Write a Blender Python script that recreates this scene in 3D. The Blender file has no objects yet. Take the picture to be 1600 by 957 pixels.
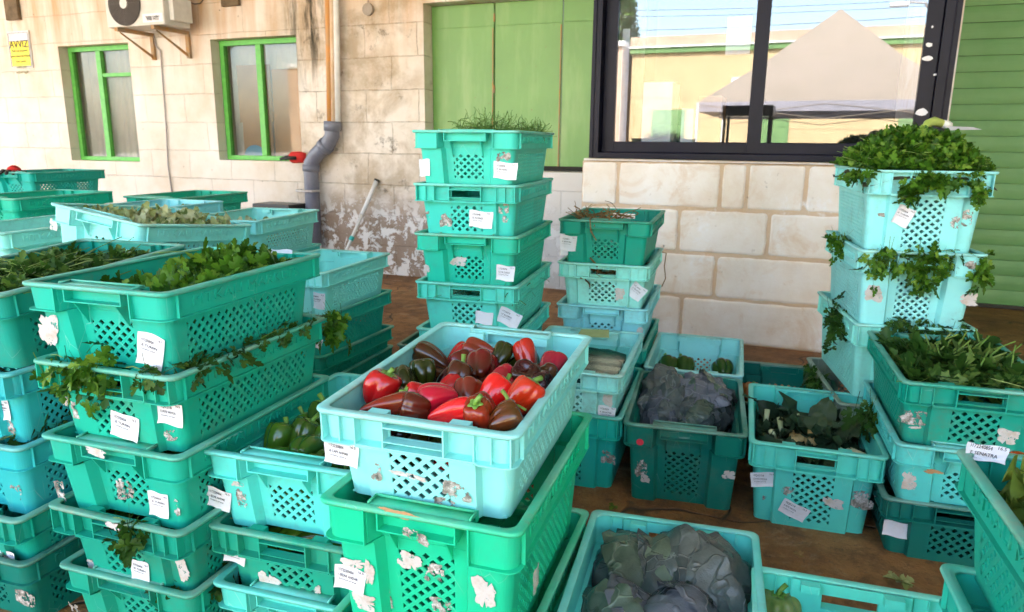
import bpy, bmesh, math, random
import numpy as np
from mathutils import Vector, Matrix, Euler
R = math.radians
rnd = random.Random(7)
nrs = np.random.RandomState(11)
scene = bpy.context.scene
C = scene.collection

# ------------------------------------------------------------------ camera
FPX, PITCH, ROLL, CAMH, THETA = 1125.0, R(12.84), R(0.54), 1.193, R(-21.84)
cp, sp = math.cos(PITCH), math.sin(PITCH)
FWD = Vector((0, cp, -sp)); UP0 = Vector((0, sp, cp)); R0 = Vector((1, 0, 0))
cr, sr = math.cos(ROLL), math.sin(ROLL)
RR = cr * R0 + sr * UP0; UU = -sr * R0 + cr * UP0
cam_d = bpy.data.cameras.new('camera'); cam = bpy.data.objects.new('camera', cam_d); C.objects.link(cam)
cam_d.sensor_width = 36; cam_d.lens = FPX / 1600 * 36; cam_d.clip_start = 0.02; cam_d.clip_end = 500
Mc = Matrix((RR, UU, -FWD)).transposed().to_4x4(); Mc.translation = Vector((0, 0, CAMH)); cam.matrix_world = Mc
cam_d.dof.use_dof = True; cam_d.dof.focus_distance = 1.5; cam_d.dof.aperture_fstop = 9.0
scene.camera = cam
# ------------------------------------------------------------------ light
w = bpy.data.worlds.new('World'); scene.world = w; w.use_nodes = True
nt = w.node_tree; bg = nt.nodes['Background']
sky = nt.nodes.new('ShaderNodeTexSky'); sky.sky_type = 'NISHITA'; sky.sun_disc = False
SUN_EL = R(48); SUN_AZ = math.atan2(0.30, 0.95)       # clockwise from +Y
sky.sun_elevation = SUN_EL; sky.sun_rotation = SUN_AZ
sky.dust_density = 3.0; sky.air_density = 1.0; sky.ozone_density = 0.3
wbm = nt.nodes.new('ShaderNodeMix'); wbm.data_type = 'RGBA'; wbm.blend_type = 'MULTIPLY'; wbm.inputs[0].default_value = 1; wbm.inputs[7].default_value = (1.02, 1.0, .945, 1)   # daylight white balance
nt.links.new(sky.outputs[0], wbm.inputs[6]); nt.links.new(wbm.outputs[2], bg.inputs[0]); bg.inputs[1].default_value = 0.15
sd = bpy.data.lights.new('sun', 'SUN'); so = bpy.data.objects.new('sun', sd); C.objects.link(so)
sd.energy = 2.6; sd.angle = R(0.5); sd.color = (1, 0.95, 0.86)
sv = Vector((math.sin(SUN_AZ) * math.cos(SUN_EL), math.cos(SUN_AZ) * math.cos(SUN_EL), math.sin(SUN_EL)))
so.rotation_euler = (-sv).to_track_quat('-Z', 'Y').to_euler(); so.location = (0, 0, 20)
vs = scene.view_settings; vs.view_transform = 'Standard'; vs.look = 'None'; vs.exposure = 3.78; vs.gamma = 1; vs.use_curve_mapping = False
cy = scene.cycles; cy.use_denoising = True; cy.max_bounces = 8; cy.diffuse_bounces = 5; cy.glossy_bounces = 4
cy.transparent_max_bounces = 12; cy.sample_clamp_indirect = 8; cy.caustics_reflective = False; cy.caustics_refractive = False

# ------------------------------------------------------------------ frames of reference
Dv = Vector((math.cos(THETA), math.sin(THETA), 0)); Nv = Vector((math.sin(THETA), -math.cos(THETA), 0))
def Wp(s, D, z=0.0): return Dv * s - Nv * D + Vector((0, 0, z))       # wall frame -> world
def ray(u, v): return FWD + RR * ((u - 800) / FPX) - UU * ((v - 478.5) / FPX)
def SW(u, v, D):                                                     # photo point -> (s, z) on a plane parallel to the wall
    r = ray(u, v); t = -D / (Nv.dot(r)); P = r * t; return P.dot(Dv), P.z + CAMH
def at(u, v, z):                                                     # photo point -> world at height z
    r = ray(u, v); t = (z - CAMH) / r.z; return r * t + Vector((0, 0, CAMH))
def atd(u, v, t): return ray(u, v) * t + Vector((0, 0, CAMH))        # photo point -> world at a given depth

# ------------------------------------------------------------------ helpers
def tag(o, label=None, cat=None, group=None, kind=None):
    if label: o['label'] = label
    if cat: o['category'] = cat
    if group: o['group'] = group
    if kind: o['kind'] = kind
    return o
def empty(name, loc=(0, 0, 0), rot=(0, 0, 0)):
    o = bpy.data.objects.new(name, None); C.objects.link(o); o.location = loc; o.rotation_euler = rot
    o.empty_display_size = 0.05; return o
def link(name, me, parent=None, loc=(0, 0, 0), rot=(0, 0, 0), color=None):
    o = bpy.data.objects.new(name, me); C.objects.link(o); o.location = loc; o.rotation_euler = rot
    if parent: o.parent = parent
    if color: o.color = (*color, 1)
    return o
def copy_tree(o, parent=None):
    c = o.copy(); C.objects.link(c); c.parent = parent
    for ch in list(o.children): copy_tree(ch, c)
    return c
class MB:
    def __init__(s): s.v = []; s.f = []
    def quad(s, *p):
        b = len(s.v); s.v += [tuple(q) for q in p]; s.f.append(tuple(range(b, b + len(p))))
    def box(s, x0, x1, y0, y1, z0, z1):
        b = len(s.v)
        s.v += [(x0, y0, z0), (x1, y0, z0), (x1, y1, z0), (x0, y1, z0), (x0, y0, z1), (x1, y0, z1), (x1, y1, z1), (x0, y1, z1)]
        for f in ((3, 2, 1, 0), (4, 5, 6, 7), (0, 1, 5, 4), (1, 2, 6, 5), (2, 3, 7, 6), (3, 0, 4, 7)): s.f.append(tuple(b + i for i in f))
    def hexa(s, p):                                                  # 8 points: bottom ring 4, top ring 4
        b = len(s.v); s.v += [tuple(q) for q in p]
        for f in ((3, 2, 1, 0), (4, 5, 6, 7), (0, 1, 5, 4), (1, 2, 6, 5), (2, 3, 7, 6), (3, 0, 4, 7)): s.f.append(tuple(b + i for i in f))
    def tube(s, pts, rad, n=8, cap=True):
        pts = [Vector(p) for p in pts]; rings = []
        prev = None
        for i, p in enumerate(pts):
            t = (pts[min(i + 1, len(pts) - 1)] - pts[max(i - 1, 0)])
            if t.length < 1e-9: t = Vector((0, 0, 1))
            t.normalize()
            if prev is None: a = t.orthogonal().normalized()
            else:
                a = prev - t * prev.dot(t)
                a = a.normalized() if a.length > 1e-6 else t.orthogonal().normalized()
            prev = a; b2 = t.cross(a)
            r = rad[i] if isinstance(rad, (list, tuple)) else rad
            b0 = len(s.v)
            for k in range(n):
                an = 2 * math.pi * k / n; s.v.append(tuple(p + (a * math.cos(an) + b2 * math.sin(an)) * r))
            rings.append(b0)
        for i in range(len(rings) - 1):
            for k in range(n):
                s.f.append((rings[i] + k, rings[i] + (k + 1) % n, rings[i + 1] + (k + 1) % n, rings[i + 1] + k))
        if cap:
            s.f.append(tuple(rings[0] + k for k in reversed(range(n)))); s.f.append(tuple(rings[-1] + k for k in range(n)))
    def cyl(s, c, axis, r, h, n=24):
        c = Vector(c); axis = Vector(axis).normalized(); s.tube([c, c + axis * h], r, n)
    def mesh(s, name, mat=None, smooth=False):
        me = bpy.data.meshes.new(name); me.from_pydata(s.v, [], s.f); me.update()
        if mat: me.materials.append(mat)
        if smooth: me.shade_smooth()
        return me
    def build(s, name, mat=None, parent=None, loc=(0, 0, 0), rot=(0, 0, 0), smooth=False, bevel=0):
        me = s.mesh(name, mat, smooth)
        if bevel:
            bm = bmesh.new(); bm.from_mesh(me)
            bmesh.ops.remove_doubles(bm, verts=bm.verts, dist=1e-5)
            bmesh.ops.bevel(bm, geom=[e for e in bm.edges if e.calc_length() > bevel * 3], offset=bevel, segments=2, affect='EDGES', profile=0.6)
            bm.to_mesh(me); bm.free()
        return link(name, me, parent, loc, rot)
def np_mesh(name, V, F, mat=None, smooth=False):
    V = np.asarray(V, np.float32); F = np.asarray(F, np.int32); k = F.shape[1]
    me = bpy.data.meshes.new(name); me.vertices.add(len(V)); me.vertices.foreach_set('co', V.ravel())
    me.loops.add(F.size); me.loops.foreach_set('vertex_index', F.ravel())
    me.polygons.add(len(F)); me.polygons.foreach_set('loop_start', np.arange(0, F.size, k, dtype=np.int32))
    me.polygons.foreach_set('loop_total', np.full(len(F), k, np.int32)); me.update(calc_edges=True)
    if mat: me.materials.append(mat)
    if smooth: me.shade_smooth()
    return me
def text_mesh(txt, size, ext, mat, width=None, align='LEFT'):
    cu = bpy.data.curves.new('t', 'FONT'); cu.body = txt; cu.size = size; cu.extrude = ext; cu.align_x = align; cu.resolution_u = 2
    o = bpy.data.objects.new('t', cu); C.objects.link(o)
    me = bpy.data.meshes.new_from_object(o, depsgraph=bpy.context.evaluated_depsgraph_get())
    bpy.data.objects.remove(o); bpy.data.curves.remove(cu)
    if width:
        xs = [v.co.x for v in me.vertices]; k = width / (max(xs) - min(xs))
        for v in me.vertices: v.co.x *= k
    me.materials.clear(); me.materials.append(mat); return me

# ------------------------------------------------------------------ materials
def mat(name, base=(.5, .5, .5), rough=.6, metal=0, spec=.5, coat=0):
    m = bpy.data.materials.new(name); m.use_nodes = True; b = m.node_tree.nodes['Principled BSDF']
    b.inputs['Base Color'].default_value = (*base, 1); b.inputs['Roughness'].default_value = rough
    b.inputs['Metallic'].default_value = metal; b.inputs['Specular IOR Level'].default_value = spec
    b.inputs['Coat Weight'].default_value = coat
    return m
class NT:
    def __init__(s, m): s.m = m; s.t = m.node_tree; s.b = s.t.nodes['Principled BSDF']
    def n(s, typ, **kw):
        x = s.t.nodes.new('ShaderNode' + typ)
        for k, v in kw.items():
            if k.startswith('i_'): x.inputs[k[2:].replace('_', ' ')].default_value = v
            else: setattr(x, k, v)
        return x
    def l(s, a, b): s.t.links.new(a, b)
    def coords(s, kind='Object', scale=(1, 1, 1), rnd=False, loc=(0, 0, 0)):
        tc = s.n('TexCoord'); mp = s.n('Mapping'); mp.inputs['Scale'].default_value = scale; mp.inputs['Location'].default_value = loc
        s.l(tc.outputs[kind], mp.inputs['Vector'])
        if rnd:
            oi = s.n('ObjectInfo'); ml = s.n('Math', operation='MULTIPLY'); ml.inputs[1].default_value = 37.0
            s.l(oi.outputs['Random'], ml.inputs[0]); s.l(ml.outputs[0], mp.inputs['Location'])
        return mp.outputs[0]
    def noise(s, vec, scale, detail=4, rough=.55, dist=0.0):
        x = s.n('TexNoise'); x.inputs['Scale'].default_value = scale; x.inputs['Detail'].default_value = detail
        x.inputs['Roughness'].default_value = rough; x.inputs['Distortion'].default_value = dist
        s.l(vec, x.inputs['Vector']); return x.outputs['Fac']
    def ramp(s, fac, stops):
        x = s.n('ValToRGB'); e = x.color_ramp.elements
        while len(e) < len(stops): e.new(0.5)
        for el, (p, c) in zip(e, stops):
            el.position = p; el.color = (*c, 1) if len(c) == 3 else c
        s.l(fac, x.inputs[0]); return x.outputs[0]
    def step(s, fac, a, b): 
        x = s.n('MapRange'); x.inputs['From Min'].default_value = a; x.inputs['From Max'].default_value = b; x.clamp = True
        s.l(fac, x.inputs['Value']); return x.outputs[0]
    def mix(s, fac, a, b, mode='MIX'):
        x = s.n('Mix', data_type='RGBA', blend_type=mode)
        for sock, val in ((x.inputs[0], fac), (x.inputs[6], a), (x.inputs[7], b)):
            if hasattr(val, 'links') or hasattr(val, 'is_linked'): s.l(val, sock)
            elif isinstance(val, (int, float)): sock.default_value = val
            else: sock.default_value = (*val, 1)
        return x.outputs[2]
    def math(s, op, a, b=0.0):
        x = s.n('Math', operation=op)
        for sock, val in ((x.inputs[0], a), (x.inputs[1], b)):
            if hasattr(val, 'is_linked'): s.l(val, sock)
            else: sock.default_value = val
        return x.outputs[0]
    def bump(s, h, strength=.3, dist=.01):
        x = s.n('Bump'); x.inputs['Strength'].default_value = strength; x.inputs['Distance'].default_value = dist
        s.l(h, x.inputs['Height']); s.l(x.outputs[0], s.b.inputs['Normal'])
    def base(s, c): s.l(c, s.b.inputs['Base Color'])

def plastic(name, dirt):
    m = mat(name, rough=.38, spec=.22); t = NT(m); oi = t.n('ObjectInfo'); v = t.coords(rnd=True)
    n1 = t.noise(v, 7, 6, .65); n2 = t.noise(v, 60, 4, .7); n3 = t.noise(v, 2.2, 2)
    col = t.mix(t.step(n3, .3, .75), oi.outputs['Color'], t.mix(.18, oi.outputs['Color'], (.30, .70, .60), 'MIX'), 'MIX')
    col = t.mix(.75, col, oi.outputs['Color'])
    if dirt > .5: col = t.mix(t.math('MULTIPLY', t.step(t.noise(v, 5, 4), .35, .65), .30), col, (.55, .82, .74))
    f = t.math('MULTIPLY', t.math('MULTIPLY', t.step(n1, .52 - dirt * .14, .80), t.step(n2, .3, .75)), t.math('ADD', .4, oi.outputs['Random']))
    col = t.mix(t.math('MULTIPLY', f, .45 + dirt * .4), col, (.17, .15, .09) if dirt < .5 else (.30, .25, .16))
    sc = t.n('TexVoronoi', feature='DISTANCE_TO_EDGE'); sc.inputs['Scale'].default_value = 26; t.l(t.coords(scale=(1, 1, .35), rnd=True), sc.inputs['Vector'])
    scr = t.math('MULTIPLY', t.step(sc.outputs[0], .012, .0), t.step(t.noise(v, 9, 2), .55, .7))
    col = t.mix(t.math('MULTIPLY', scr, .35), col, (.6, .75, .7))
    t.base(col); t.l(t.math('MULTIPLY_ADD', n1, .35), t.b.inputs['Roughness'])
    ro = t.n('MapRange'); ro.inputs['To Min'].default_value = .3; ro.inputs['To Max'].default_value = .62; t.l(n1, ro.inputs['Value']); t.l(ro.outputs[0], t.b.inputs['Roughness'])
    t.b.inputs['Subsurface Weight'].default_value = 0.0
    t.bump(n2, .08, .002)
    # thin plastic lets some light through
    tr = t.n('BsdfTranslucent'); t.l(col, tr.inputs[0]); mx = t.n('MixShader'); mx.inputs[0].default_value = .07
    t.l(t.b.outputs[0], mx.inputs[1]); t.l(tr.outputs[0], mx.inputs[2]); t.l(mx.outputs[0], t.t.nodes['Material Output'].inputs['Surface'])
    return m
M_plastic = plastic('crate_plastic', .42); M_rim = plastic('crate_rim_plastic', 1.0)

def simple(name, c1, c2, scale=8, rough=.6, bump=.15, bs=40, metal=0, coord='Object', bd=.004, rr=None):
    m = mat(name, c1, rough, metal); t = NT(m); v = t.coords(coord); n = t.noise(v, scale, 6, .6)
    t.base(t.mix(t.step(n, .35, .7), c1, c2)); t.bump(t.noise(v, bs, 5, .6), bump, bd); return m
M_white = simple('white_paint', (.72, .72, .70), (.60, .60, .58), 12, .55)
M_grey = simple('grey_pvc', (.13, .14, .19), (.18, .19, .24), 10, .4, .05)
M_metal = simple('galvanised_steel', (.55, .56, .58), (.38, .38, .40), 30, .35, .05, metal=.8)
M_rust = simple('rusty_steel', (.45, .22, .06), (.30, .25, .18), 14, .8, .4)
M_black = simple('black_plastic', (.012, .012, .012), (.02, .02, .02), 20, .35, .1)
M_alu = simple('dark_window_frame', (.004, .004, .012), (.006, .006, .018), 6, .4, .03)
M_alu.node_tree.nodes['Principled BSDF'].inputs['Specular IOR Level'].default_value = .18
M_green_frame = simple('bright_green_paint', (.13, .52, .08), (.09, .38, .07), 18, .45, .3, 60)
M_card = simple('cardboard', (.45, .27, .13), (.38, .22, .10), 5, .85)
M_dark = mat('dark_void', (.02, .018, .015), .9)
M_ink = mat('black_ink', (.03, .03, .035), .7)
M_inkred = mat('red_ink', (.6, .03, .06), .6)
M_core = simple('dark_heap_fill', (.02, .03, .012), (.04, .035, .015), 20, .9)  # dark opaque fill under the leaf heaps, closes the gaps

def paper(name, c, stain):
    m = mat(name, c, .6); t = NT(m); v = t.coords(rnd=True); n = t.noise(v, 30, 5, .7)
    t.base(t.mix(t.math('MULTIPLY', t.step(n, .5, .75), stain), c, (.42, .30, .18))); t.bump(t.noise(v, 90, 3), .25, .002); return m
M_paper = paper('label_paper', (.74, .74, .78), .25); M_scrap = paper('torn_paper', (.56, .53, .50), .85)
_t = NT(M_scrap); _v = _t.coords(rnd=True); _tr = _t.n('BsdfTransparent'); _mx = _t.n('MixShader'); _t.l(_t.step(_t.noise(_v, 60, 5, .7), .37, .40), _mx.inputs[0])
_t.l(_tr.outputs[0], _mx.inputs[1]); _t.l(_t.b.outputs[0], _mx.inputs[2]); _t.l(_mx.outputs[0], _t.t.nodes['Material Output'].inputs['Surface'])
def residue():
    m = mat('glue_residue', (.5, .5, .48), .7); t = NT(m); v = t.coords(rnd=True); n = t.noise(v, 55, 5, .75); t.base(t.ramp(n, [(.35, (.05, .05, .04)), (.5, (.30, .28, .24)), (.62, (.62, .60, .58))]))
    tr = t.n('BsdfTransparent'); mx = t.n('MixShader'); t.l(t.step(t.noise(v, 38, 4, .7), .47, .50), mx.inputs[0]); t.l(tr.outputs[0], mx.inputs[1]); t.l(t.b.outputs[0], mx.inputs[2])
    t.l(mx.outputs[0], t.t.nodes['Material Output'].inputs['Surface']); return m
M_residue = residue()

def leafmat(name, stops, rough=.42, trans=.25, veins=0):
    m = mat(name, rough=rough, spec=.18); t = NT(m); g = t.n('NewGeometry'); v = t.coords()
    col = t.ramp(g.outputs['Random Per Island'], stops)
    n = t.noise(v, 45, 3); col = t.mix(t.math('MULTIPLY', n, .5), col, (stops[0][1][0] * .6, stops[0][1][1] * .6, stops[0][1][2] * .6))
    t.base(col); t.bump(t.noise(v, 160, 2), .35, .002)
    tr = t.n('BsdfTranslucent'); t.l(col, tr.inputs[0]); mx = t.n('MixShader'); mx.inputs[0].default_value = trans
    t.l(t.b.outputs[0], mx.inputs[1]); t.l(tr.outputs[0], mx.inputs[2]); t.l(mx.outputs[0], t.t.nodes['Material Output'].inputs['Surface']); return m
M_parsley = leafmat('parsley_leaf', [(0, (.022, .075, .006)), (.45, (.05, .15, .010)), (.8, (.11, .26, .02)), (1, (.24, .40, .05))])
M_parsley_dk = leafmat('dark_parsley_leaf', [(0, (.018, .055, .008)), (.5, (.035, .095, .012)), (.85, (.06, .15, .02)), (1, (.13, .22, .04))])
M_celery = leafmat('celery_leaf', [(0, (.02, .06, .01)), (.5, (.04, .11, .015)), (.85, (.08, .17, .03)), (1, (.22, .30, .06))])
M_stem = leafmat('stem', [(0, (.14, .26, .04)), (.6, (.24, .38, .08)), (1, (.40, .50, .18))], .4, .2)
M_fennel = leafmat('fennel_frond', [(0, (.05, .14, .02)), (1, (.14, .28, .05))], .5, .2)
M_straw = leafmat('dry_roots', [(0, (.16, .09, .03)), (1, (.42, .28, .12))], .8, .1)
M_lettuce = leafmat('lettuce_leaf', [(0, (.05, .12, .01)), (.5, (.11, .20, .025)), (1, (.26, .34, .06))], .4, .25)
M_pale = leafmat('pale_leaf', [(0, (.14, .22, .05)), (.5, (.40, .46, .18)), (1, (.66, .66, .40))], .45, .25)
M_cauli_leaf = leafmat('cauliflower_leaf', [(0, (.018, .04, .018)), (.6, (.04, .075, .035)), (1, (.09, .13, .06))], .4, .12)
M_curd = simple('cauliflower_curd', (.72, .50, .20), (.55, .36, .12), 40, .7, .8, 70)
M_stalk = simple('cut_stalk', (.42, .48, .22), (.55, .52, .32), 20, .5)
def cabmat(name, c1, c2, vein):
    m = mat(name, c1, .26, spec=.36); t = NT(m); v = t.coords(rnd=True)
    wv = t.n('TexVoronoi', feature='DISTANCE_TO_EDGE'); wv.inputs['Scale'].default_value = 15
    nn = t.n('TexNoise'); nn.inputs['Scale'].default_value = 9; t.l(v, nn.inputs['Vector'])
    va = t.n('VectorMath', operation='MULTIPLY_ADD'); va.inputs[1].default_value = (.16, .16, .16); t.l(nn.outputs['Color'], va.inputs[0]); t.l(v, va.inputs[2]); t.l(va.outputs[0], wv.inputs['Vector'])
    e = t.step(wv.outputs[0], .05, .0); col = t.mix(t.step(t.noise(v, 8, 5), .35, .7), c1, c2); col = t.mix(t.math('MULTIPLY', e, t.math('MULTIPLY', t.step(t.noise(v, 6, 3), .4, .65), .5)), col, vein); t.base(col)
    t.bump(t.math('ADD', e, t.noise(v, 30, 5, .7)), .6, .006)
    return m
M_cab = cabmat('grey_violet_cabbage', (.045, .056, .054), (.12, .14, .13), (.30, .34, .31))
M_cab2 = cabmat('blue_cabbage_leaf', (.065, .075, .090), (.15, .16, .18), (.33, .33, .36))
M_cab3 = cabmat('green_cabbage_leaf', (.055, .080, .055), (.13, .17, .12), (.30, .36, .26))

def peppermat():
    m = mat('pepper_skin', rough=.17, spec=.25, coat=.45); t = NT(m); oi = t.n('ObjectInfo'); v = t.coords(rnd=True)
    n = t.noise(v, 11, 2, .5, .6)
    dark = t.mix(.82, oi.outputs['Color'], (.03, .035, .004))
    col = t.mix(t.math('MULTIPLY', t.step(n, .45, .66), oi.outputs['Alpha']), oi.outputs['Color'], dark); t.base(col)
    t.bump(t.noise(t.coords(scale=(1, 1, .35), rnd=True), 34, 3), .22, .005); t.b.inputs['Coat Roughness'].default_value = .06; return m
M_pepper = peppermat(); M_calyx = simple('pepper_calyx', (.10, .24, .03), (.20, .36, .06), 60, .45)
M_squash = simple('squash_skin', (.10, .18, .03), (.28, .30, .10), 16, .4); M_orange = simple('orange_squash', (.55, .17, .03), (.35, .10, .02), 12, .5)

def floor_mat():
    m = mat('brown_concrete', rough=.75); t = NT(m); v = t.coords('Object')
    n1 = t.noise(v, 1.3, 8, .62); n2 = t.noise(v, 9, 8, .7); n3 = t.noise(v, 60, 4, .7)
    c = t.ramp(n1, [(.3, (.13, .050, .012)), (.5, (.26, .115, .032)), (.7, (.44, .22, .075))])
    c = t.mix(t.math('MULTIPLY', t.step(n2, .46, .66), .75), c, (.075, .040, .020)); c = t.mix(t.math('MULTIPLY', t.step(t.noise(v, 3.4, 8, .75, .8), .55, .66), .5), c, (.46, .33, .20)); c = t.mix(t.math('MULTIPLY', t.step(t.noise(v, 24, 6, .8), .56, .64), .6), c, (.05, .03, .018)); c = t.mix(t.math('MULTIPLY', t.step(n3, .55, .75), .35), c, (.46, .28, .12))
    ck = t.n('TexVoronoi', feature='DISTANCE_TO_EDGE'); ck.inputs['Scale'].default_value = .7; vn = t.n('TexNoise'); vn.inputs['Scale'].default_value = 2.5; t.l(v, vn.inputs['Vector'])
    va = t.n('VectorMath', operation='MULTIPLY_ADD'); va.inputs[1].default_value = (.5, .5, .5); t.l(vn.outputs['Color'], va.inputs[0]); t.l(v, va.inputs[2]); t.l(va.outputs[0], ck.inputs['Vector'])
    crk = t.step(ck.outputs[0], .006, .0); c = t.mix(crk, c, (.03, .018, .01)); t.base(c)
    rg = t.n('MapRange'); rg.inputs['To Min'].default_value = .45; rg.inputs['To Max'].default_value = .9; t.l(n2, rg.inputs['Value']); t.l(rg.outputs[0], t.b.inputs['Roughness'])
    t.bump(t.math('SUBTRACT', t.math('ADD', n2, t.math('MULTIPLY', n3, .6)), crk), .8, .012); return m
M_floor = floor_mat()
M_court = simple('court_concrete', (.46, .43, .38), (.36, .33, .29), .8, .85, .2)

def stone_mat(name, cols, mortar=None, brick=True, bs=(.52, .27), stains=True, flake=False):
    """limestone blocks; object x along the wall, z up"""
    m = mat(name, rough=.85); t = NT(m); v = t.coords('Object')
    n1 = t.noise(v, 1.6, 8, .62); n2 = t.noise(v, 14, 8, .7); n3 = t.noise(v, 70, 4, .65)
    h = t.math('MULTIPLY', n2, .6)
    c = t.ramp(n1, [(.30, cols[0]), (.5, cols[1]), (.7, cols[2])])
    sx = t.n('SeparateXYZ'); t.l(v, sx.inputs[0]); X, Z = sx.outputs[0], sx.outputs[2]
    if brick:
        mp = t.n('CombineXYZ'); wob = t.math('MULTIPLY', t.math('SUBTRACT', t.noise(v, 3, 3), .5), .05)
        t.l(t.math('ADD', X, wob), mp.inputs[0]); t.l(t.math('ADD', Z, t.math('MULTIPLY', wob, .5)), mp.inputs[1])
        br = t.n('TexBrick'); br.offset = .5; br.inputs['Scale'].default_value = 1; br.inputs['Brick Width'].default_value = bs[0]; br.inputs['Row Height'].default_value = bs[1]
        br.inputs['Mortar Size'].default_value = .006; br.inputs['Mortar Smooth'].default_value = .6; br.inputs['Bias'].default_value = 0
        br.inputs['Color1'].default_value = (.25, .25, .25, 1); br.inputs['Color2'].default_value = (.75, .75, .75, 1); br.inputs['Mortar'].default_value = (.5, .5, .5, 1)
        t.l(mp.outputs[0], br.inputs['Vector'])
        bw = t.n('RGBToBW'); t.l(br.outputs['Color'], bw.inputs[0])
        c = t.mix(t.math('MULTIPLY', bw.outputs[0], .20), c, tuple(x * .72 for x in cols[1]))
        mf = t.math('MULTIPLY', br.outputs['Fac'], t.step(n2, .35, .6))
        c = t.mix(t.math('MULTIPLY', mf, t.math('ADD', .38, t.math('MULTIPLY', t.step(X, -4.9, -4.2), .35))), c, mortar or tuple(x * .5 for x in cols[0]))
        h = t.math('SUBTRACT', h, t.math('MULTIPLY', br.outputs['Fac'], .8))
    if stains:
        # orange streaks: stain plus warm bounced light painted into the wall top
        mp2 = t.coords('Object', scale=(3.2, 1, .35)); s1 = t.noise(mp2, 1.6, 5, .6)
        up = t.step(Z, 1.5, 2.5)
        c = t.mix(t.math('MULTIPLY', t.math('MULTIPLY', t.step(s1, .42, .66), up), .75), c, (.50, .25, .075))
        # grimy band around the downpipe
        near = t.math('MULTIPLY', t.step(X, -4.75, -4.2), t.step(X, -2.9, -3.3))
        patch = t.math('MULTIPLY', near, t.step(t.noise(v, 2.6, 7, .66, .3), .44, .62))
        c = t.mix(t.math('MULTIPLY', patch, .62), c, (.27, .185, .085))
        c = t.mix(t.math('MULTIPLY', t.math('MULTIPLY', near, t.step(t.noise(v, 5.5, 6, .7), .60, .70)), .8), c, (.09, .07, .045))
        bk = t.math('MULTIPLY', t.math('MULTIPLY', t.step(X, -4.52, -4.3), t.step(X, -3.95, -4.1)), t.step(Z, 1.55, 2.05))
        c = t.mix(t.math('MULTIPLY', bk, t.step(t.noise(mp2, 4, 6, .7), .46, .60)), c, (.045, .038, .022))
    if flake:
        low = t.math('MULTIPLY', t.step(Z, .78, .5), t.step(X, -4.6, -4.3))
        wn = t.noise(v, 8, 8, .72, .4); wh = t.math('MULTIPLY', low, t.step(wn, .50, .53))
        c = t.mix(t.math('MULTIPLY', low, .8), c, (.22, .14, .09)); c = t.mix(wh, c, (.72, .70, .68)); h = t.math('ADD', h, t.math('MULTIPLY', wh, .5))
        wall_white = t.math('MULTIPLY', t.step(Z, .99, .95), t.step(X, -3.05, -2.95)); c = t.mix(t.math('MULTIPLY', wall_white, .75), c, (.66, .65, .64))
    if not brick:                                                    # ochre rain marks and chalky patches on the bay
        c = t.mix(t.math('MULTIPLY', t.step(t.noise(v, 4.2, 7, .7, .6), .52, .68), .55), c, (.60, .40, .22)); c = t.mix(t.math('MULTIPLY', t.step(t.noise(v, 3.1, 7, .75, .2), .58, .66), .7), c, (.86, .86, .87))
        c = t.mix(t.math('MULTIPLY', t.step(t.noise(v, 22, 5, .7), .64, .72), .5), c, (.30, .22, .14))
    # pits
    vo = t.n('TexVoronoi'); vo.inputs['Scale'].default_value = 9; t.l(v, vo.inputs['Vector']); pit = t.math('MULTIPLY', t.step(vo.outputs['Distance'], .09, .03), t.step(n2, .5, .6))
    c = t.mix(t.math('MULTIPLY', pit, .7), c, (.10, .07, .04)); c = t.mix(t.math('MULTIPLY', t.step(n3, .55, .8), .18), c, (.85, .80, .72))
    t.base(c); t.bump(t.math('SUBTRACT', t.math('ADD', h, t.math('MULTIPLY', n3, .15)), pit), .7, .008); return m
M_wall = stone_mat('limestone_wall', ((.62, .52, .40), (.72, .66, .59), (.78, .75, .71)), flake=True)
M_stone = stone_mat('pale_limestone', ((.66, .54, .41), (.80, .74, .66), (.88, .87, .85)), brick=False, stains=False)
M_mortar = stone_mat('sandy_mortar', ((.50, .35, .22), (.60, .45, .31), (.68, .54, .40)), brick=False, stains=False)
M_door = simple('green_door_paint', (.155, .34, .085), (.135, .30, .075), 2.5, .42, .08, 25)
_t = NT(M_door); _v = _t.coords(); _src = _t.b.inputs['Base Color'].links[0].from_socket
_c = _t.mix(_t.math('MULTIPLY', _t.step(_t.noise(_v, 26, 6, .75), .63, .70), .8), _src, (.20, .10, .04)); _c = _t.mix(_t.math('MULTIPLY', _t.step(_t.noise(_t.coords(scale=(2.5, 1, .5)), 2.0, 5, .6), .5, .75), .35), _c, (.42, .55, .26)); _t.base(_c)
M_shutter = simple('roller_shutter_paint', (.14, .36, .12), (.19, .42, .16), 3, .5, .12, 30)
def glass(name, refl, tint=(.9, .93, .95), rough=.0):
    m = bpy.data.materials.new(name); m.use_nodes = True; t = m.node_tree; t.nodes.remove(t.nodes['Principled BSDF'])
    g = t.nodes.new('ShaderNodeBsdfGlossy'); g.inputs['Roughness'].default_value = rough; g.inputs['Color'].default_value = (.95, .97, 1, 1)
    tr = t.nodes.new('ShaderNodeBsdfTransparent'); tr.inputs[0].default_value = (*tint, 1); mx = t.nodes.new('ShaderNodeMixShader'); mx.inputs[0].default_value = refl
    t.links.new(tr.outputs[0], mx.inputs[1]); t.links.new(g.outputs[0], mx.inputs[2]); t.links.new(mx.outputs[0], t.nodes['Material Output'].inputs['Surface']); return m
M_glass = glass('coated_window_glass', .088, (.86, .88, .92)); M_glass2 = glass('old_window_glass', .035, (.8, .8, .78), .03)
M_clear = glass('clear_film', .07, (.85, .95, .92), .1)

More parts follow.
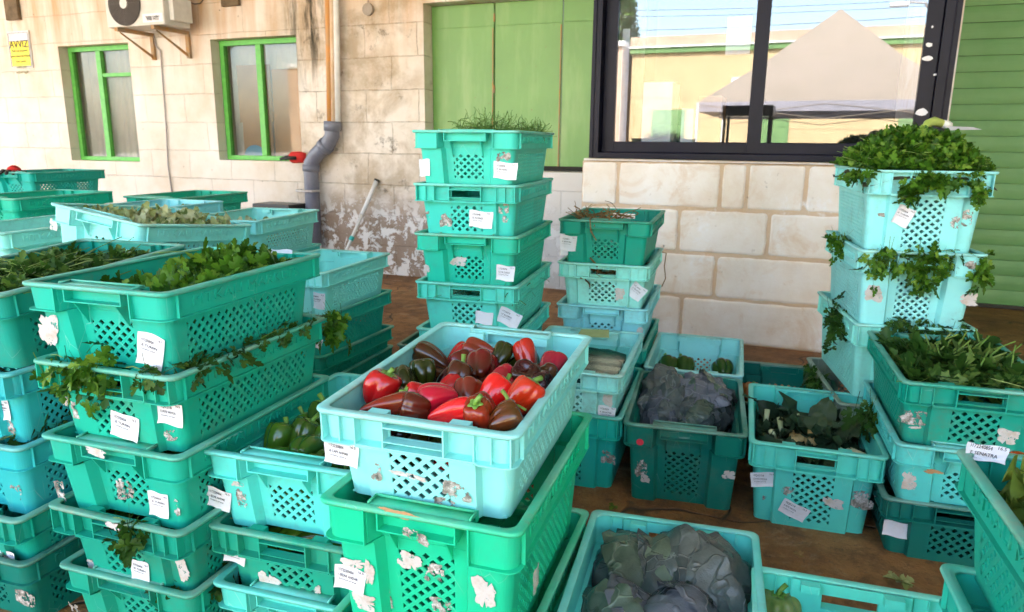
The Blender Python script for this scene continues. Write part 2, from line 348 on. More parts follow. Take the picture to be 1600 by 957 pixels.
# ================================================================== setting
def wthing(name, s, D, z, label, cat, group=None):
    o = empty(name, Wp(s, D, z), (0, 0, THETA)); o['org'] = (s, D, z); return tag(o, label, cat, group)
def wb(mb, name, m, parent=None, org=(0, 0, 0), smooth=False, bevel=0):
    if parent is not None: org = tuple(parent['org'])
    mb.v = [(x - org[0], y - org[1], z - org[2]) for x, y, z in mb.v]
    if parent is not None: o = mb.build(name, m, parent, smooth=smooth, bevel=bevel)
    else: o = mb.build(name, m, None, Wp(*org), (0, 0, THETA), smooth, bevel)
    o['org'] = org; return o

g = MB(); g.quad((-60, -60, -.004), (60, -60, -.004), (60, 60, -.004), (-60, 60, -.004)); tag(g.build('ground', M_court), kind='structure')
f = MB(); f.quad((-14, -1.6, 0), (9, -1.6, 0), (9, 8, 0), (-14, 8, 0)); tag(wb(f, 'floor', M_floor), kind='structure')

def wall_grid(mb, s0, s1, z0, z1, D, th, holes, reveal=.14):
    xs = sorted({s0, s1, *[h[0] for h in holes], *[h[1] for h in holes]}); zs = sorted({z0, z1, *[h[2] for h in holes], *[h[3] for h in holes]})
    for i in range(len(xs) - 1):
        for j in range(len(zs) - 1):
            cx, cz = (xs[i] + xs[i + 1]) / 2, (zs[j] + zs[j + 1]) / 2
            if any(h[0] < cx < h[1] and h[2] < cz < h[3] for h in holes): continue
            mb.quad((xs[i], D, zs[j]), (xs[i + 1], D, zs[j]), (xs[i + 1], D, zs[j + 1]), (xs[i], D, zs[j + 1]))
            mb.quad((xs[i + 1], D + th, zs[j]), (xs[i], D + th, zs[j]), (xs[i], D + th, zs[j + 1]), (xs[i + 1], D + th, zs[j + 1]))
    for a, b, c, d in holes:
        mb.quad((a, D, c), (a, D, d), (a, D + th, d), (a, D + th, c)); mb.quad((b, D, d), (b, D, c), (b, D + th, c), (b, D + th, d))
        mb.quad((a, D, c), (a, D + th, c), (b, D + th, c), (b, D, c)); mb.quad((a, D + th, d), (a, D, d), (b, D, d), (b, D + th, d))
    for x in (s0, s1): mb.quad((x, D, z0), (x, D, z1), (x, D + th, z1), (x, D + th, z0))
W1 = (-7.40, -6.40, .955, 2.125); W2 = (-5.345, -4.355, .995, 2.11); DR = (-3.06, -1.34, .958, 2.30)
wall = MB(); wall_grid(wall, -13, -1.322, 0, 3.5, 5.6, .25, [W1, W2, DR])
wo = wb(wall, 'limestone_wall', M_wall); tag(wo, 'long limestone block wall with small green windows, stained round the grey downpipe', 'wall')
# rooms behind the small windows
def room_box(a, name, label):
    mb = MB(); mb.box(a[0] - .05, a[1] + .05, 6.35, 6.40, a[2] - .1, a[3] + .1); return mb
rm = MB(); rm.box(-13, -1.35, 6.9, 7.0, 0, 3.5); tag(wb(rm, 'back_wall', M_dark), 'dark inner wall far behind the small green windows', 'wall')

# bay under and round the dark window
st = wthing('stone_bay', -.32, 4.45, 0, 'projecting bay of big pale limestone blocks under the dark window', 'wall')
mo = MB(); mo.box(-1.315, .70, 4.458, 4.70, 0, 1.082); wb(mo, 'mortar', M_mortar, st)
sb = MB()
def S(u, v): return SW(u, v, 4.45)[0]
rows = [(.000, .268, [-1.32, S(1065, 475), S(1310, 480) + .1, .70]), (.274, .538, [-1.32, -1.0, S(1117, 430), S(1303, 435), .70]),
        (.545, .806, [-1.32, S(1060, 365), S(1199, 375), .35, .70]), (.813, 1.082, [-1.32, S(965, 285), S(1126, 290), S(1167, 290), S(1259, 295), .42, .70])]
for z0, z1, xs in rows:
    for a, b in zip(xs, xs[1:]):
        # uneven rounded block face
        g0 = .0085; k0 = rnd.uniform(.0, .004); x0, x1 = a + g0, b - g0; zz0, zz1 = z0 + g0 * .7, z1 - g0 * .7
        base = len(sb.v); ph = rnd.random() * 9; rc = rnd.uniform(.018, .034)
        def cuts(p, q):
            e = [0, .002, .005, .010, .018, .03]; m = max(2, int((q - p - .06) / .03)); return [p + k for k in e] + [p + .03 + (q - p - .06) * k / m for k in range(1, m)] + [q - k for k in reversed(e)]
        XS, ZS = cuts(x0, x1), cuts(zz0, zz1); nx, nz = len(XS) - 1, len(ZS) - 1
        for j in range(nz + 1):
            for i in range(nx + 1):
                X = XS[i]; Z = ZS[j]
                ex = min(X - x0, x1 - X); ez = min(Z - zz0, zz1 - Z)
                edge = min(ex, ez)
                D = 4.45 + k0 + .008 * max(0, 1 - edge / .012) ** 2 + .0025 * math.sin(X * 31 + ph) * math.sin(Z * 27 + ph)
                if ex < rc and ez < rc:
                    cxx = x0 + rc if X < (x0 + x1) / 2 else x1 - rc; czz = zz0 + rc if Z < (zz0 + zz1) / 2 else zz1 - rc
                    dd = math.hypot(X - cxx, Z - czz)
                    if dd > rc: X = cxx + (X - cxx) * rc / dd; Z = czz + (Z - czz) * rc / dd; D += .004
                X += .003 * math.sin(Z * 40 + ph) * (ex < .001); Z += .003 * math.sin(X * 33 + ph) * (ez < .001)
                sb.v.append((X, D, Z))
        for j in range(nz):
            for i in range(nx):
                q = base + j * (nx + 1) + i; sb.f.append((q, q + 1, q + nx + 2, q + nx + 1))
wb(sb, 'stone_blocks', M_stone, st, smooth=True)
si = MB(); si.box(-1.30, .70, 4.43, 4.72, 1.085, 1.098); wb(si, 'sill', M_stone, st)
sw = MB(); sw.box(-1.315, -1.20, 4.70, 5.6, 0, 3.5); sw.box(.60, .70, 4.70, 6.6, 0, 3.5); sw.box(-1.20, .60, 4.70, 4.75, 0, 1.08); wb(sw, 'side_wall', M_stone, st)
up = MB(); up.box(-1.31, .70, 4.46, 4.75, 2.33, 3.5); wb(up, 'upper_wall', M_stone, st)

# green steel door
dr = wthing('green_steel_doors', -2.2, 5.74, .962, 'flat green steel double doors in the stone wall left of the dark window', 'door')
for a, b, nm in ((-3.055, -2.483, 0), (-2.470, -1.895, 1), (-1.885, -1.345, 2)):
    mb = MB(); mb.box(a, b, 5.74, 5.77, 1.0, 2.295); mb.box(a, b, 5.732, 5.7395, 2.115, 2.125)
    p = wb(mb, 'door_leaf', M_door, dr, bevel=.002)
    e = MB(); e.box(b - .012, b - .004, 5.733, 5.7395, 1.0, 2.1); wb(e, 'rusty_edge', M_rust, dr)
h = MB()
for z in (1.25, 1.62, 2.18): h.tube([(-2.477, 5.731, z - .03), (-2.477, 5.731, z + .03)], .008)
wb(h, 'hinge', M_rust, dr); t_ = MB(); t_.box(-3.055, -1.345, 5.745, 5.80, .962, .998); wb(t_, 'threshold', M_dark, dr)

# roller shutter
sh = wthing('roller_shutter', 2.0, 6.3, 0, 'green slatted roller shutter right of the dark window', 'shutter')
mb = MB(); z = .03
while z < 3.4:
    n = 5
    for k in range(n):
        a0, a1 = k / n, (k + 1) / n; y0 = 6.3 - .005 * math.sin(math.pi * a0); y1 = 6.3 - .005 * math.sin(math.pi * a1)
        mb.quad((.705, y0, z + .108 * a0), (4.19, y0, z + .108 * a0), (4.19, y1, z + .108 * a1), (.705, y1, z + .108 * a1))
    mb.quad((.705, 6.3, z + .108), (4.19, 6.3, z + .108), (4.19, 6.312, z + .1125), (.705, 6.312, z + .1125)); z += .1125
wb(mb, 'slats', M_shutter, sh); b_ = MB(); b_.box(.705, 4.4, 6.32, 6.36, 0, 3.5); wb(b_, 'backing', M_dark, sh); b_ = MB(); b_.box(.705, 4.19, 6.275, 6.318, 0.004, .03); wb(b_, 'bottom_bar', M_black, sh)
rw = MB(); rw.box(4.2, 4.5, -3, 6.2, 0, 3.5); tag(wb(rw, 'light_block_wall', M_stone), 'plain limestone wall added on the right, outside the view, to block light', 'wall')  # unseen wall, added to hold back light from the right
cn = MB(); cn.box(-13, -.8, -1.8, 7.1, 3.505, 3.62); cn.box(-.8, 9, -2.4, 7.1, 3.505, 3.62); tag(wb(cn, 'shade_canopy', M_white), 'unseen flat canopy roof added to shade the crates and wall', 'roof')  # out-of-view roof added to shape the light, deeper on the right

# dark aluminium sliding window
dw = wthing('dark_sliding_window', -.31, 4.45, 1.10, 'large dark framed sliding window above the pale stone blocks', 'window')
fr = MB(); zt_, zb_ = 2.32, 1.101
L0, L1_, R0_, R1_ = -1.262, -1.205, .575, .648
fr.box(L0, L1_, 4.40, 4.56, zb_, zt_); fr.box(R0_, R1_, 4.40, 4.56, zb_, zt_); fr.box(L1_, R0_, 4.40, 4.56, zb_, zb_ + .035); fr.box(L1_, R0_, 4.40, 4.56, zt_ - .04, zt_)
fr.box(L0 + .02, L0 + .026, 4.392, 4.399, zb_, zt_); fr.box(R1_ - .03, R1_ - .024, 4.392, 4.399, zb_, zt_)
wb(fr, 'outer_frame', M_alu, dw, bevel=.003)
for a, b, y in ((L1_ + .002, -.262, 4.475), (-.336, R0_ - .002, 4.425)):
    m_ = MB(); r = .075; m_.box(a, a + r, y, y + .035, zb_ + .037, zt_ - .042); m_.box(b - r, b, y, y + .035, zb_ + .037, zt_ - .042)
    m_.box(a + r, b - r, y, y + .035, zb_ + .037, zb_ + .037 + r * .85); m_.box(a + r, b - r, y, y + .035, zt_ - .042 - r, zt_ - .042)
    sa = wb(m_, 'sash', M_alu, dw, bevel=.004)
    q = MB(); q.box(a + r + .0005, b - r - .0005, y + .014, y + .018, zb_ + .038 + r * .85, zt_ - .043 - r); pn = wb(q, 'pane', M_glass, org=tuple(dw['org'])); pn.location = (0, 0, 0); pn.rotation_euler = (0, 0, 0); pn.parent = sa
# paint splashes on the right stile
for u, v, rw_, rh in ((1452, 70, .018, .012), (1449, 92, .028, .015), (1440, 176, .03, .022), (1461, 117, .010, .006), (1457, 42, .006, .008)):
    s_, z_ = SW(u, v, 4.42); k = MB(); pts = []
    for i in range(9):
        an = i / 9 * 6.283; pts.append((s_ + math.cos(an) * rw_ * rnd.uniform(.7, 1.1), 4.3985 if s_ > R0_ else 4.4235, z_ + math.sin(an) * rh * rnd.uniform(.7, 1.1)))
    k.quad(*pts); wb(k, 'paint_splash', M_paper, dw)
# inside the bay: white boxes and sheets behind the left pane
fl = MB(); fl.box(-1.19, .59, 4.76, 6.5, 1.0, 1.03); tag(wb(fl, 'window_ledge', M_white), 'white ledge inside behind the dark window', 'ledge')
bw_ = MB(); bw_.box(-1.3, .7, 6.52, 6.6, 1.0, 3.4); tag(wb(bw_, 'inner_wall', mat('dim_wall', (.05, .05, .05), .9)), 'dim rear wall inside the dark window', 'wall')
def inside(name, u0, v0, u1, v1, D, th, m, label, cat):
    a, zb = SW(u0, v1, D); b, zt2 = SW(u1, v0, D); zb = max(zb, 1.032)
    x = MB(); x.box(a, b, D, D + th, zb, zt2); tag(wb(x, name, m, org=((a + b) / 2, D, zb), bevel=.004), label, cat)
inside('white_carton', 1001, 128, 1052, 225, 4.62, .25, M_white, 'tall white carton inside behind the left window pane', 'carton')
inside('white_carton', 1062, 170, 1085, 225, 4.60, .1, M_white, 'narrow white carton inside, right of the tall one', 'carton')
inside('notice_sheet', 966, 45, 985, 225, 4.53, .004, M_paper, 'white sheet stuck inside at the left end of the dark window', 'sheet')
inside('notice_sheet', 1133, 25, 1176, 86, 4.54, .004, M_paper, 'white sheet hanging high inside near the window mullion', 'sheet')
inside('cardboard_box', 1088, 150, 1128, 225, 5.1, .3, M_card, 'brown cardboard box inside behind the left window pane', 'box')

# small green windows
def curtain(mb, a, b, z0, z1, D, amp=.012, n=60, fr=9):
    base = len(mb.v)
    for i in range(n + 1):
        x = a + (b - a) * i / n; y = D + amp * math.sin(i / n * 6.283 * fr) + amp * .5 * math.sin(i / n * 6.283 * fr * 2.3 + 1)
        mb.v.append((x, y, z0)); mb.v.append((x, y, z1))
    for i in range(n): q = base + 2 * i; mb.f.append((q, q + 2, q + 3, q + 1))
M_curtain = simple('grey_curtain', (.72, .68, .64), (.60, .57, .53), 4, .9)
def small_window(Wd, D, label, bars, inner):
    a, b, c, d = Wd; t = wthing('green_window', (a + b) / 2, D, c, label, 'window'); r = .05
    f = MB(); f.box(a + .01, a + .01 + r, D, D + .05, c + .004, d - .004); f.box(b - r, b - .004, D, D + .05, c + .004, d - .004)
    f.box(a + .01 + r, b - r, D, D + .05, c + .004, c + .004 + r * .8); f.box(a + .01 + r, b - r, D, D + .05, d - .004 - r * .9, d - .004); wb(f, 'frame', M_green_frame, t, bevel=.003)
    g = MB()
    for bx in bars: g.box(*bx)
    wb(g, 'glazing_bar', M_green_frame, t, bevel=.003)
    p = MB(); p.box(a + .02, b - .02, D + .028, D + .032, c + .02, d - .02); wb(p, 'pane', M_glass2, t)
    return t
mx1 = SW(160, 150, 5.70)[0]; z1_ = SW(185, 117, 5.70)[1]
w1 = small_window(W1, 5.70, 'small green framed window with grey curtain, between the yellow sign and the air conditioner', [(mx1 - .03, mx1 + .035, 5.695, 5.745, W1[2] + .046, W1[3] - .051), (mx1 + .0355, W1[1] - .052, 5.700, 5.74, z1_ - .018, z1_ + .018)], 0)
cu = MB(); curtain(cu, W1[0] + .02, W1[1] - .02, W1[2] + .01, W1[3] - .01, 5.80); wb(cu, 'curtain', M_curtain, w1, smooth=True)
mx2 = SW(408, 150, 5.70)[0]
w2 = small_window(W2, 5.70, 'small green framed window backed with cardboard, left of the downpipe', [(mx2 - .03, mx2 + .03, 5.695, 5.745, W2[2] + .046, W2[3] - .051)], 0)
cb = MB(); cb.box(W2[0] + .12, W2[0] + .52, 5.79, 5.796, W2[2] + .36, W2[3] - .22); cb.box(W2[0] + .14, W2[0] + .5, 5.80, 5.806, W2[2] + .01, W2[2] + .40); cb.box(W2[0] + .55, W2[1] - .02, 5.775, 5.781, W2[2] + .42, W2[3] - .27)
cb.box(W2[0] + .53, W2[1] - .01, 5.79, 5.796, W2[2] + .01, W2[2] + .46); wb(cb, 'cardboard_sheet', M_card, w2)
cu = MB(); curtain(cu, W2[0] + .01, W2[1] - .01, W2[2] + .01, W2[3] - .01, 5.84, .006, 40, 5); wb(cu, 'blind', M_curtain, w2)
bk = MB()
for i in range(14):
    a0 = i / 14 * math.pi; a1 = (i + 1) / 14 * math.pi; cxx, czz = W2[0] + .30, W2[2] + .045
    bk.quad((cxx, 5.765, czz), (cxx + .13 * math.cos(a0), 5.765, czz + .10 * math.sin(a0)), (cxx + .13 * math.cos(a1), 5.765, czz + .10 * math.sin(a1)))
wb(bk, 'blue_cloth', mat('blue_cloth', (.10, .35, .60), .8), w2)

# yellow notice
s0, zt3 = SW(8, 50, 5.58); s1, zb3 = SW(47, 106, 5.58); s0b = SW(17, 106, 5.58)[0]
sc_, zc_ = (s0 + s1) / 2 + .03, (zt3 + zb3) / 2
sg = wthing('notice_sign', sc_, 5.585, zb3, 'small yellow and white notice board at the left end of the stone wall', 'sign')
hw, hh = .165, (zt3 - zb3) / 2
k = MB(); k.box(sc_ - hw, sc_ + hw, 5.585, 5.597, zc_ - hh, zc_ + hh); wb(k, 'board', M_white, sg)
k = MB(); k.box(sc_ - hw + .018, sc_ + hw - .018, 5.5815, 5.5845, zc_ - hh + .02, zc_ + hh * .45); wb(k, 'yellow_panel', mat('yellow_vinyl', (.85, .72, .01), .5), sg)
k = MB(); e = .004; X0, X1 = sc_ - hw + .014, sc_ + hw - .014; Z0, Z1 = zc_ - hh + .016, zc_ + hh - .02
for bx in ((X0, X1, Z0 - e, Z0), (X0, X1, Z1, Z1 + e), (X0 - e, X0, Z0, Z1), (X1, X1 + e, Z0, Z1), (X0, X1, zc_ + hh * .45, zc_ + hh * .45 + e)): k.box(bx[0], bx[1], 5.579, 5.5812, bx[2], bx[3])
wb(k, 'border_line', mat('dark_blue_ink', (.08, .08, .25), .6), sg)
def wtext(txt, size, s, D, z, m, parent, width=None, align='CENTER', name='lettering'):
    me = text_mesh(txt, size, .0008, m, width, align); o = link(name, me, parent, rot=(math.pi / 2, 0, 0)); og = parent['org']; o.location = (s - og[0], D - og[1], z - og[2]); return o
wtext('AVVIZ', .105, sc_, 5.578, zc_ + hh * .10, M_ink, sg)
M_olive = mat('olive_ink', (.22, .20, .02), .6)
for i, tx in enumerate(('Kull min jitqabad', 'jarmi skart fil-Pitkali', 'jista’ jehel', 'multa jew', 'azzjoni legali')): wtext(tx, .038 if i else .036, sc_, 5.578, zc_ - hh * .12 - i * .055, M_olive, sg)

# air conditioner
sA, zA = SW(168, 44, 5.20); sB, _ = SW(258, 44, 5.20)
ac = wthing('air_conditioner', (sA + sB) / 2, 5.4, zA, 'white outdoor air conditioner unit on rusty wall brackets', 'air conditioner')
k = MB(); k.box(sA, sB, 5.20, 5.50, zA, zA + .56); wb(k, 'casing', simple('cream_casing', (.66, .64, .60), (.55, .53, .48), 6, .5), ac, bevel=.012)
fu, fz = SW(195, 6, 5.20); fr_ = .19
k = MB()
for r_ in np.linspace(.045, fr_, 11):
    k.tube([(fu + r_ * math.cos(a), 5.185, fz + r_ * math.sin(a)) for a in np.linspace(0, 6.2832, 49)], .0035, 5, False)
for a in np.linspace(0, 6.2832, 13)[:-1]: k.tube([(fu + .04 * math.cos(a), 5.186, fz + .04 * math.sin(a)), (fu + fr_ * math.cos(a), 5.186, fz + fr_ * math.sin(a))], .0025, 5)
wb(k, 'fan_grille', mat('grille_grey', (.14, .12, .11), .5), ac, smooth=True)
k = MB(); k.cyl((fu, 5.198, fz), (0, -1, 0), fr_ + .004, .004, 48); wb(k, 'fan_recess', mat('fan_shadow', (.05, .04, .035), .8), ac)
k = MB(); k.cyl((fu, 5.193, fz), (0, -1, 0), .045, .012, 24); wb(k, 'fan_hub', M_white, ac)
k = MB(); sl0, zl0 = SW(224, 36, 5.2); sl1, zl1 = SW(254, 20, 5.2); k.box(sl0, sl1, 5.1965, 5.199, zl0, zl1); lb = wb(k, 'service_label', M_paper, ac)
wtext('Raddak Camilleri', .024, (sl0 + sl1) / 2, 5.195, zl1 - .035, M_ink, ac); wtext('9980 4433', .034, (sl0 + sl1) / 2, 5.195, zl0 + .015, M_ink, ac)
k = MB(); k.box(sB + .001, sB + .055, 5.26, 5.48, zA + .04, zA + .24); wb(k, 'valve_cover', M_white, ac, bevel=.008)
for sx in (sA + .13, sB - .13):
    k = MB(); k.box(sx - .02, sx + .02, 5.18, 5.59, zA - .035, zA - .004); k.box(sx - .02, sx + .02, 5.57, 5.597, zA - .25, zA - .035)
    k.hexa([(sx - .004, 5.22, zA - .05), (sx + .004, 5.22, zA - .05), (sx + .004, 5.57, zA - .24), (sx - .004, 5.57, zA - .24), (sx - .004, 5.22, zA - .036), (sx + .004, 5.22, zA - .036), (sx + .004, 5.57, zA - .21), (sx - .004, 5.57, zA - .21)]); wb(k, 'bracket', M_rust, ac)
k = MB(); pts = [(240, 56), (243, 72), (250, 80), (253, 120), (259, 200), (262, 260), (268, 300)]
k.tube([(*[SW(u, v, 5.58)[0]], 5.585, SW(u, v, 5.58)[1]) for u, v in pts], .007, 6); k.v = k.v
tag(wb(k, 'drain_tube', simple('thin_grey_tube', (.40, .37, .36), (.3, .28, .28)), org=(SW(268, 300, 5.58)[0], 5.585, SW(268, 300, 5.58)[1]), smooth=True), 'thin grey drain tube running down the wall below the air conditioner', 'tube')
k = MB(); k.tube([(SW(u, v, 5.58)[0], 5.57, SW(u, v, 5.58)[1]) for u, v in ((296, 3), (305, 7), (314, 6), (319, 0), (318, -10))], .005, 6)
tag(wb(k, 'loose_cable', M_black, org=(SW(305, 7, 5.58)[0], 5.57, SW(305, 7, 5.58)[1])), 'short loop of loose cable on the wall right of the air conditioner', 'cable')
for u, lab in ((22, 'dark square hole in the wall above the yellow notice'), (361, 'dark beam end above the cardboard-backed window')):
    s_, z_ = SW(u, 10 if u > 100 else 32, 5.58); k = MB(); k.box(s_ - .10, s_ + .10, 5.56, 5.599, z_, z_ + .35); tag(wb(k, 'beam_end', simple('old_wood', (.10, .07, .04), (.20, .14, .08), 12, .9), org=(s_, 5.58, z_), bevel=.006), lab, 'beam end')

# downpipe: orange and white conduits above, grey elbow below
pp = wthing('downpipe', SW(487, 330, 5.5)[0], 5.5, 0, 'grey plastic downpipe with an offset elbow fixed to the stained wall', 'pipe')
P = lambda u, v, D=5.5: (SW(u, v, D)[0], D, SW(u, v, D)[1])
top, e1, e2 = P(519, 196), P(519, 212), P(486, 250)
k = MB(); k.tube([P(519, 194), P(519, 212), P(514, 222), P(493, 244), P(486, 256), P(486, 268), (P(486, 268)[0], 5.5, .0)], .067, 20); wb(k, 'grey_pipe', M_grey, pp, smooth=True)
for q_ in ([P(519.5, 190), P(519.5, 205)], [P(486, 258), P(486, 268)], [P(511, 226), P(505, 232)]): k = MB(); k.tube(q_, .077, 20); wb(k, 'pipe_collar', M_grey, pp, smooth=True)
k = MB(); c0 = P(484, 298); k.tube([(c0[0] - .085, 5.5, c0[2]), (c0[0] - .085, 5.42, c0[2]), (c0[0] + .085, 5.42, c0[2]), (c0[0] + .10, 5.5, c0[2])], .011, 8); wb(k, 'pipe_clamp', M_metal, pp)
for u0, u1_, rr_, m_, nm in ((511, 513.5, .026, simple('orange_pipe', (.62, .26, .05), (.50, .30, .14), 7, .6), 'orange_conduit'), (517.5, 519.5, .022, simple('peach_pipe', (.66, .50, .36), (.55, .36, .2), 7, .6), 'peach_conduit'), (524, 526.5, .026, M_white, 'white_conduit')):
    a, b = P(u0, -80, 5.52), P(u1_ + 2, 196, 5.52); k = MB(); k.tube([a, b], rr_, 12); wb(k, nm, m_, pp, smooth=True)
k = MB(); s_, z_ = SW(575, 15, 5.58); k.cyl((s_, 5.598, z_), (0, -1, 0), .05, .03, 16); k.tube([(s_, 5.58, z_), (s_ + .01, 5.58, z_ + .25)], .006, 6); tag(wb(k, 'junction_box', simple('box_grey', (.25, .2, .15), (.35, .3, .25)), org=(s_, 5.6, z_)), 'small round junction box high on the wall right of the downpipe', 'junction box')

# leaning squeegee pole
po = wthing('white_pole', *P(545, 383, 5.35), 'thin white metal pole leaning against the flaking wall', 'pole')
k = MB(); A_, B_ = Vector(P(588, 284, 5.57)), Vector(P(545, 383, 5.30)); k.tube([A_, A_.lerp(B_, .52)], .020, 12); k.tube([A_.lerp(B_, .5), B_ + (B_ - A_) * .35], .015, 12); wb(k, 'tube', M_white, po, smooth=True)
k = MB(); k.tube([A_.lerp(B_, .87), A_.lerp(B_, .93)], .022, 12); wb(k, 'grip_ring', mat('teal_ring', (.02, .4, .38), .4), po); k = MB(); k.tube([A_ + (A_ - B_) * .03, A_], .026, 12); wb(k, 'end_cap', M_black, po)
k = MB(); k.tube([P(u, v, 5.5) for u, v in ((490, 365), (496, 372), (500, 385), (502, 396))], .018, 8); tag(wb(k, 'white_hose', M_white, org=P(502, 396, 5.5), smooth=True), 'short white hose end at the foot of the downpipe', 'hose')
k = MB(); a, b = SW(411, 316, 5.4), SW(468, 319, 5.4); k.box(a[0], b[0], 5.25, 5.5, a[1] - .10, a[1] + .0); k.box(a[0] + .01, b[0] - .01, 5.26, 5.49, 0, a[1] - .10); tag(wb(k, 'black_bin', M_black, org=(a[0], 5.4, 0), bevel=.015), 'black lidded bin against the wall left of the downpipe', 'bin')
# work glove
def glove(loc, rz, label, tilt=0, sc=1.0):
    t = empty('work_glove', loc, (tilt, 0, rz)); tag(t, label, 'glove'); t.scale = (sc, sc, sc)
    M_r = mat('red_knit', (.55, .02, .015), .85); M_b = mat('black_rubber', (.02, .02, .02), .6)
    k = MB(); k.tube([(-.05, 0, .02), (0, 0, .024), (.045, .004, .022), (.06, .004, .02)], [.03, .036, .036, .026], 12); k.build('cuff', M_r, t, smooth=True)
    k = MB()
    for i, (y, L, a) in enumerate(((-.03, .075, -.25), (-.010, .085, -.05), (.012, .08, .1), (.03, .065, .3))):
        k.tube([(.045, y * .8, .022), (.045 + L * .5 * math.cos(a), y + L * .5 * math.sin(a), .03 - i * .004), (.045 + L * math.cos(a), y + L * math.sin(a), .012)], [.011, .0105, .008], 8)
    k.tube([(.0, .03, .02), (.03, .06, .02), (.055, .07, .012)], [.012, .011, .009], 8); k.build('fingers', M_b, t, smooth=True)
    return t
gx = P(470, 250, 5.62); glove(Wp(gx[0], 5.60, 1.0), THETA + math.pi, 'red and black work glove lying on the windowsill beside the downpipe', sc=1.5)

# ------------------------------------------------------------------ the court behind the photographer (mirrored in the dark window)
M_fac = simple('yellow_render', (.50, .38, .21), (.44, .33, .18), 2, .8); M_band = simple('green_band', (.14, .26, .09), (.10, .2, .07), 4, .7); M_para = simple('parapet_stone', (.50, .38, .28), (.42, .30, .22), 2, .85)
fb = wthing('yellow_building', -2, -14, 0, 'yellow rendered building with green band and parapet, mirrored in the dark window', 'building')
k = MB(); k.box(-5.3, 14, -20, -14, 0, 3.85); wb(k, 'wall', M_fac, fb); k = MB(); k.box(-5.35, 14.05, -20.05, -13.9, 3.852, 4.0); wb(k, 'green_band', M_band, fb)
k = MB(); k.box(-5.35, 14.05, -20.05, -13.92, 4.05, 4.33); wb(k, 'parapet', M_para, fb); k = MB(); k.box(-5.4, 14.1, -20.1, -13.85, 4.002, 4.048); wb(k, 'cornice', M_white, fb)
for a in (-4.6, -1.6, 2.2, 5.5):
    k = MB(); k.box(a, a + 1.0, -13.99, -13.95, 0, 2.2); wb(k, 'door', M_band, fb)
    k = MB(); k.box(a + 2.3, a + 3.0, -13.99, -13.95, 2.5, 3.1); wb(k, 'window', M_white, fb)
st2 = wthing('stone_building', -9, -14, 0, 'pinkish stone building left of the yellow one, mirrored in the dark window', 'building')
k = MB(); k.box(-20, -5.5, -20, -13.6, 0, 4.05); wb(k, 'wall', M_para, st2); k = MB(); k.box(-20, -5.45, -20.1, -13.5, 4.052, 4.2); wb(k, 'coping', M_white, st2)
for a in (-12, -9.3, -7.2):
    k = MB(); k.box(a, a + 1.1, -13.59, -13.55, 1.0, 2.6); wb(k, 'window', M_white, st2)
# gazebo tent
gz = wthing('gazebo_tent', .3, -5, 0, 'big pale gazebo tent with peaked roof, mirrored in the right pane of the dark window', 'tent')
M_tent = simple('tent_fabric', (.30, .25, .20), (.26, .22, .17), 2, .9); pk = (.32, -7.05, 3.73); hw = 2.15; ez = 1.93
k = MB(); cs = [(.2 - hw, -7.05 - hw, ez), (.2 + hw, -7.05 - hw, ez), (.2 + hw, -7.05 + hw, ez), (.2 - hw, -7.05 + hw, ez)]
for i in range(4):
    a, b = Vector(cs[i]), Vector(cs[(i + 1) % 4]); pv = Vector(pk); m1, m2 = a.lerp(pv, .5) - Vector((0, 0, .07)), b.lerp(pv, .5) - Vector((0, 0, .07)); k.quad(a, b, m2, m1); k.quad(m1, m2, pv)
wb(k, 'roof', M_tent, gz)
k = MB(); 
for i in range(4):
    a, b = Vector(cs[i]), Vector(cs[(i + 1) % 4]); k.quad(a, b, b - Vector((0, 0, .17)), a - Vector((0, 0, .17)))
wb(k, 'valance', simple('white_valance', (.36, .35, .40), (.32, .31, .35)), gz)

for c_ in cs:
    k = MB(); k.box(c_[0] - .025, c_[0] + .025, c_[1] - .025, c_[1] + .025, 0, ez); wb(k, 'leg', M_white, gz)
k = MB()
for (i, j) in ((2, 3), (0, 1)):
    a, b = Vector(cs[i]), Vector(cs[j])
    for q in range(2):
        p0, p1 = a.lerp(b, q * .5), a.lerp(b, q * .5 + .5); k.tube([p0 - Vector((0, 0, .05)), p1 - Vector((0, 0, .30))], .008, 6); k.tube([p0 - Vector((0, 0, .30)), p1 - Vector((0, 0, .05))], .008, 6)
wb(k, 'truss', M_tent, gz)
# rack, lamp post, wires, tree
rk = wthing('market_rack', -1.0, -3.4, 0, 'dark frame rack beside the tent, mirrored in the dark window', 'rack')
k = MB()
for x in (-1.30, -.62):
    for y in (-3.2, -3.8): k.box(x, x + .04, y, y + .04, 0, 1.62)
k.box(-1.32, -.56, -3.84, -3.14, 1.62, 1.78); wb(k, 'frame', M_black, rk); k = MB(); k.box(-1.25, -.62, -3.75, -3.2, .8, .82); wb(k, 'shelf', M_metal, rk)
lp = wthing('street_lamp', 3.0, -20.5, 0, 'street lamp standing behind the yellow building, mirrored in the dark window', 'lamp')
k = MB(); k.tube([(3.4, -20.6, 0), (3.4, -20.6, 5.6), (3.2, -20.4, 5.9), (2.7, -20.4, 5.95)], .05, 8); wb(k, 'pole', M_metal, lp); k = MB(); k.box(2.1, 2.72, -20.5, -20.3, 5.82, 5.95); wb(k, 'lamp_head', M_metal, lp, bevel=.02)
for i, (y, z0, z1, lab) in enumerate(((-12, 5.0, 4.75, 'upper'), (-11.5, 4.75, 4.55, 'middle'), (-8.5, 3.9, 4.0, 'lower'))):
    k = MB(); k.tube([(-9 + x * 2, y, z0 + (z1 - z0) * x / 9 - .25 * math.sin(math.pi * x / 9)) for x in range(10)], .007, 5); tag(wb(k, 'overhead_wire', M_black, org=(0, y, z0)), lab + ' overhead wire crossing the court, mirrored in the dark window', 'wire')
    if i == 0: pass
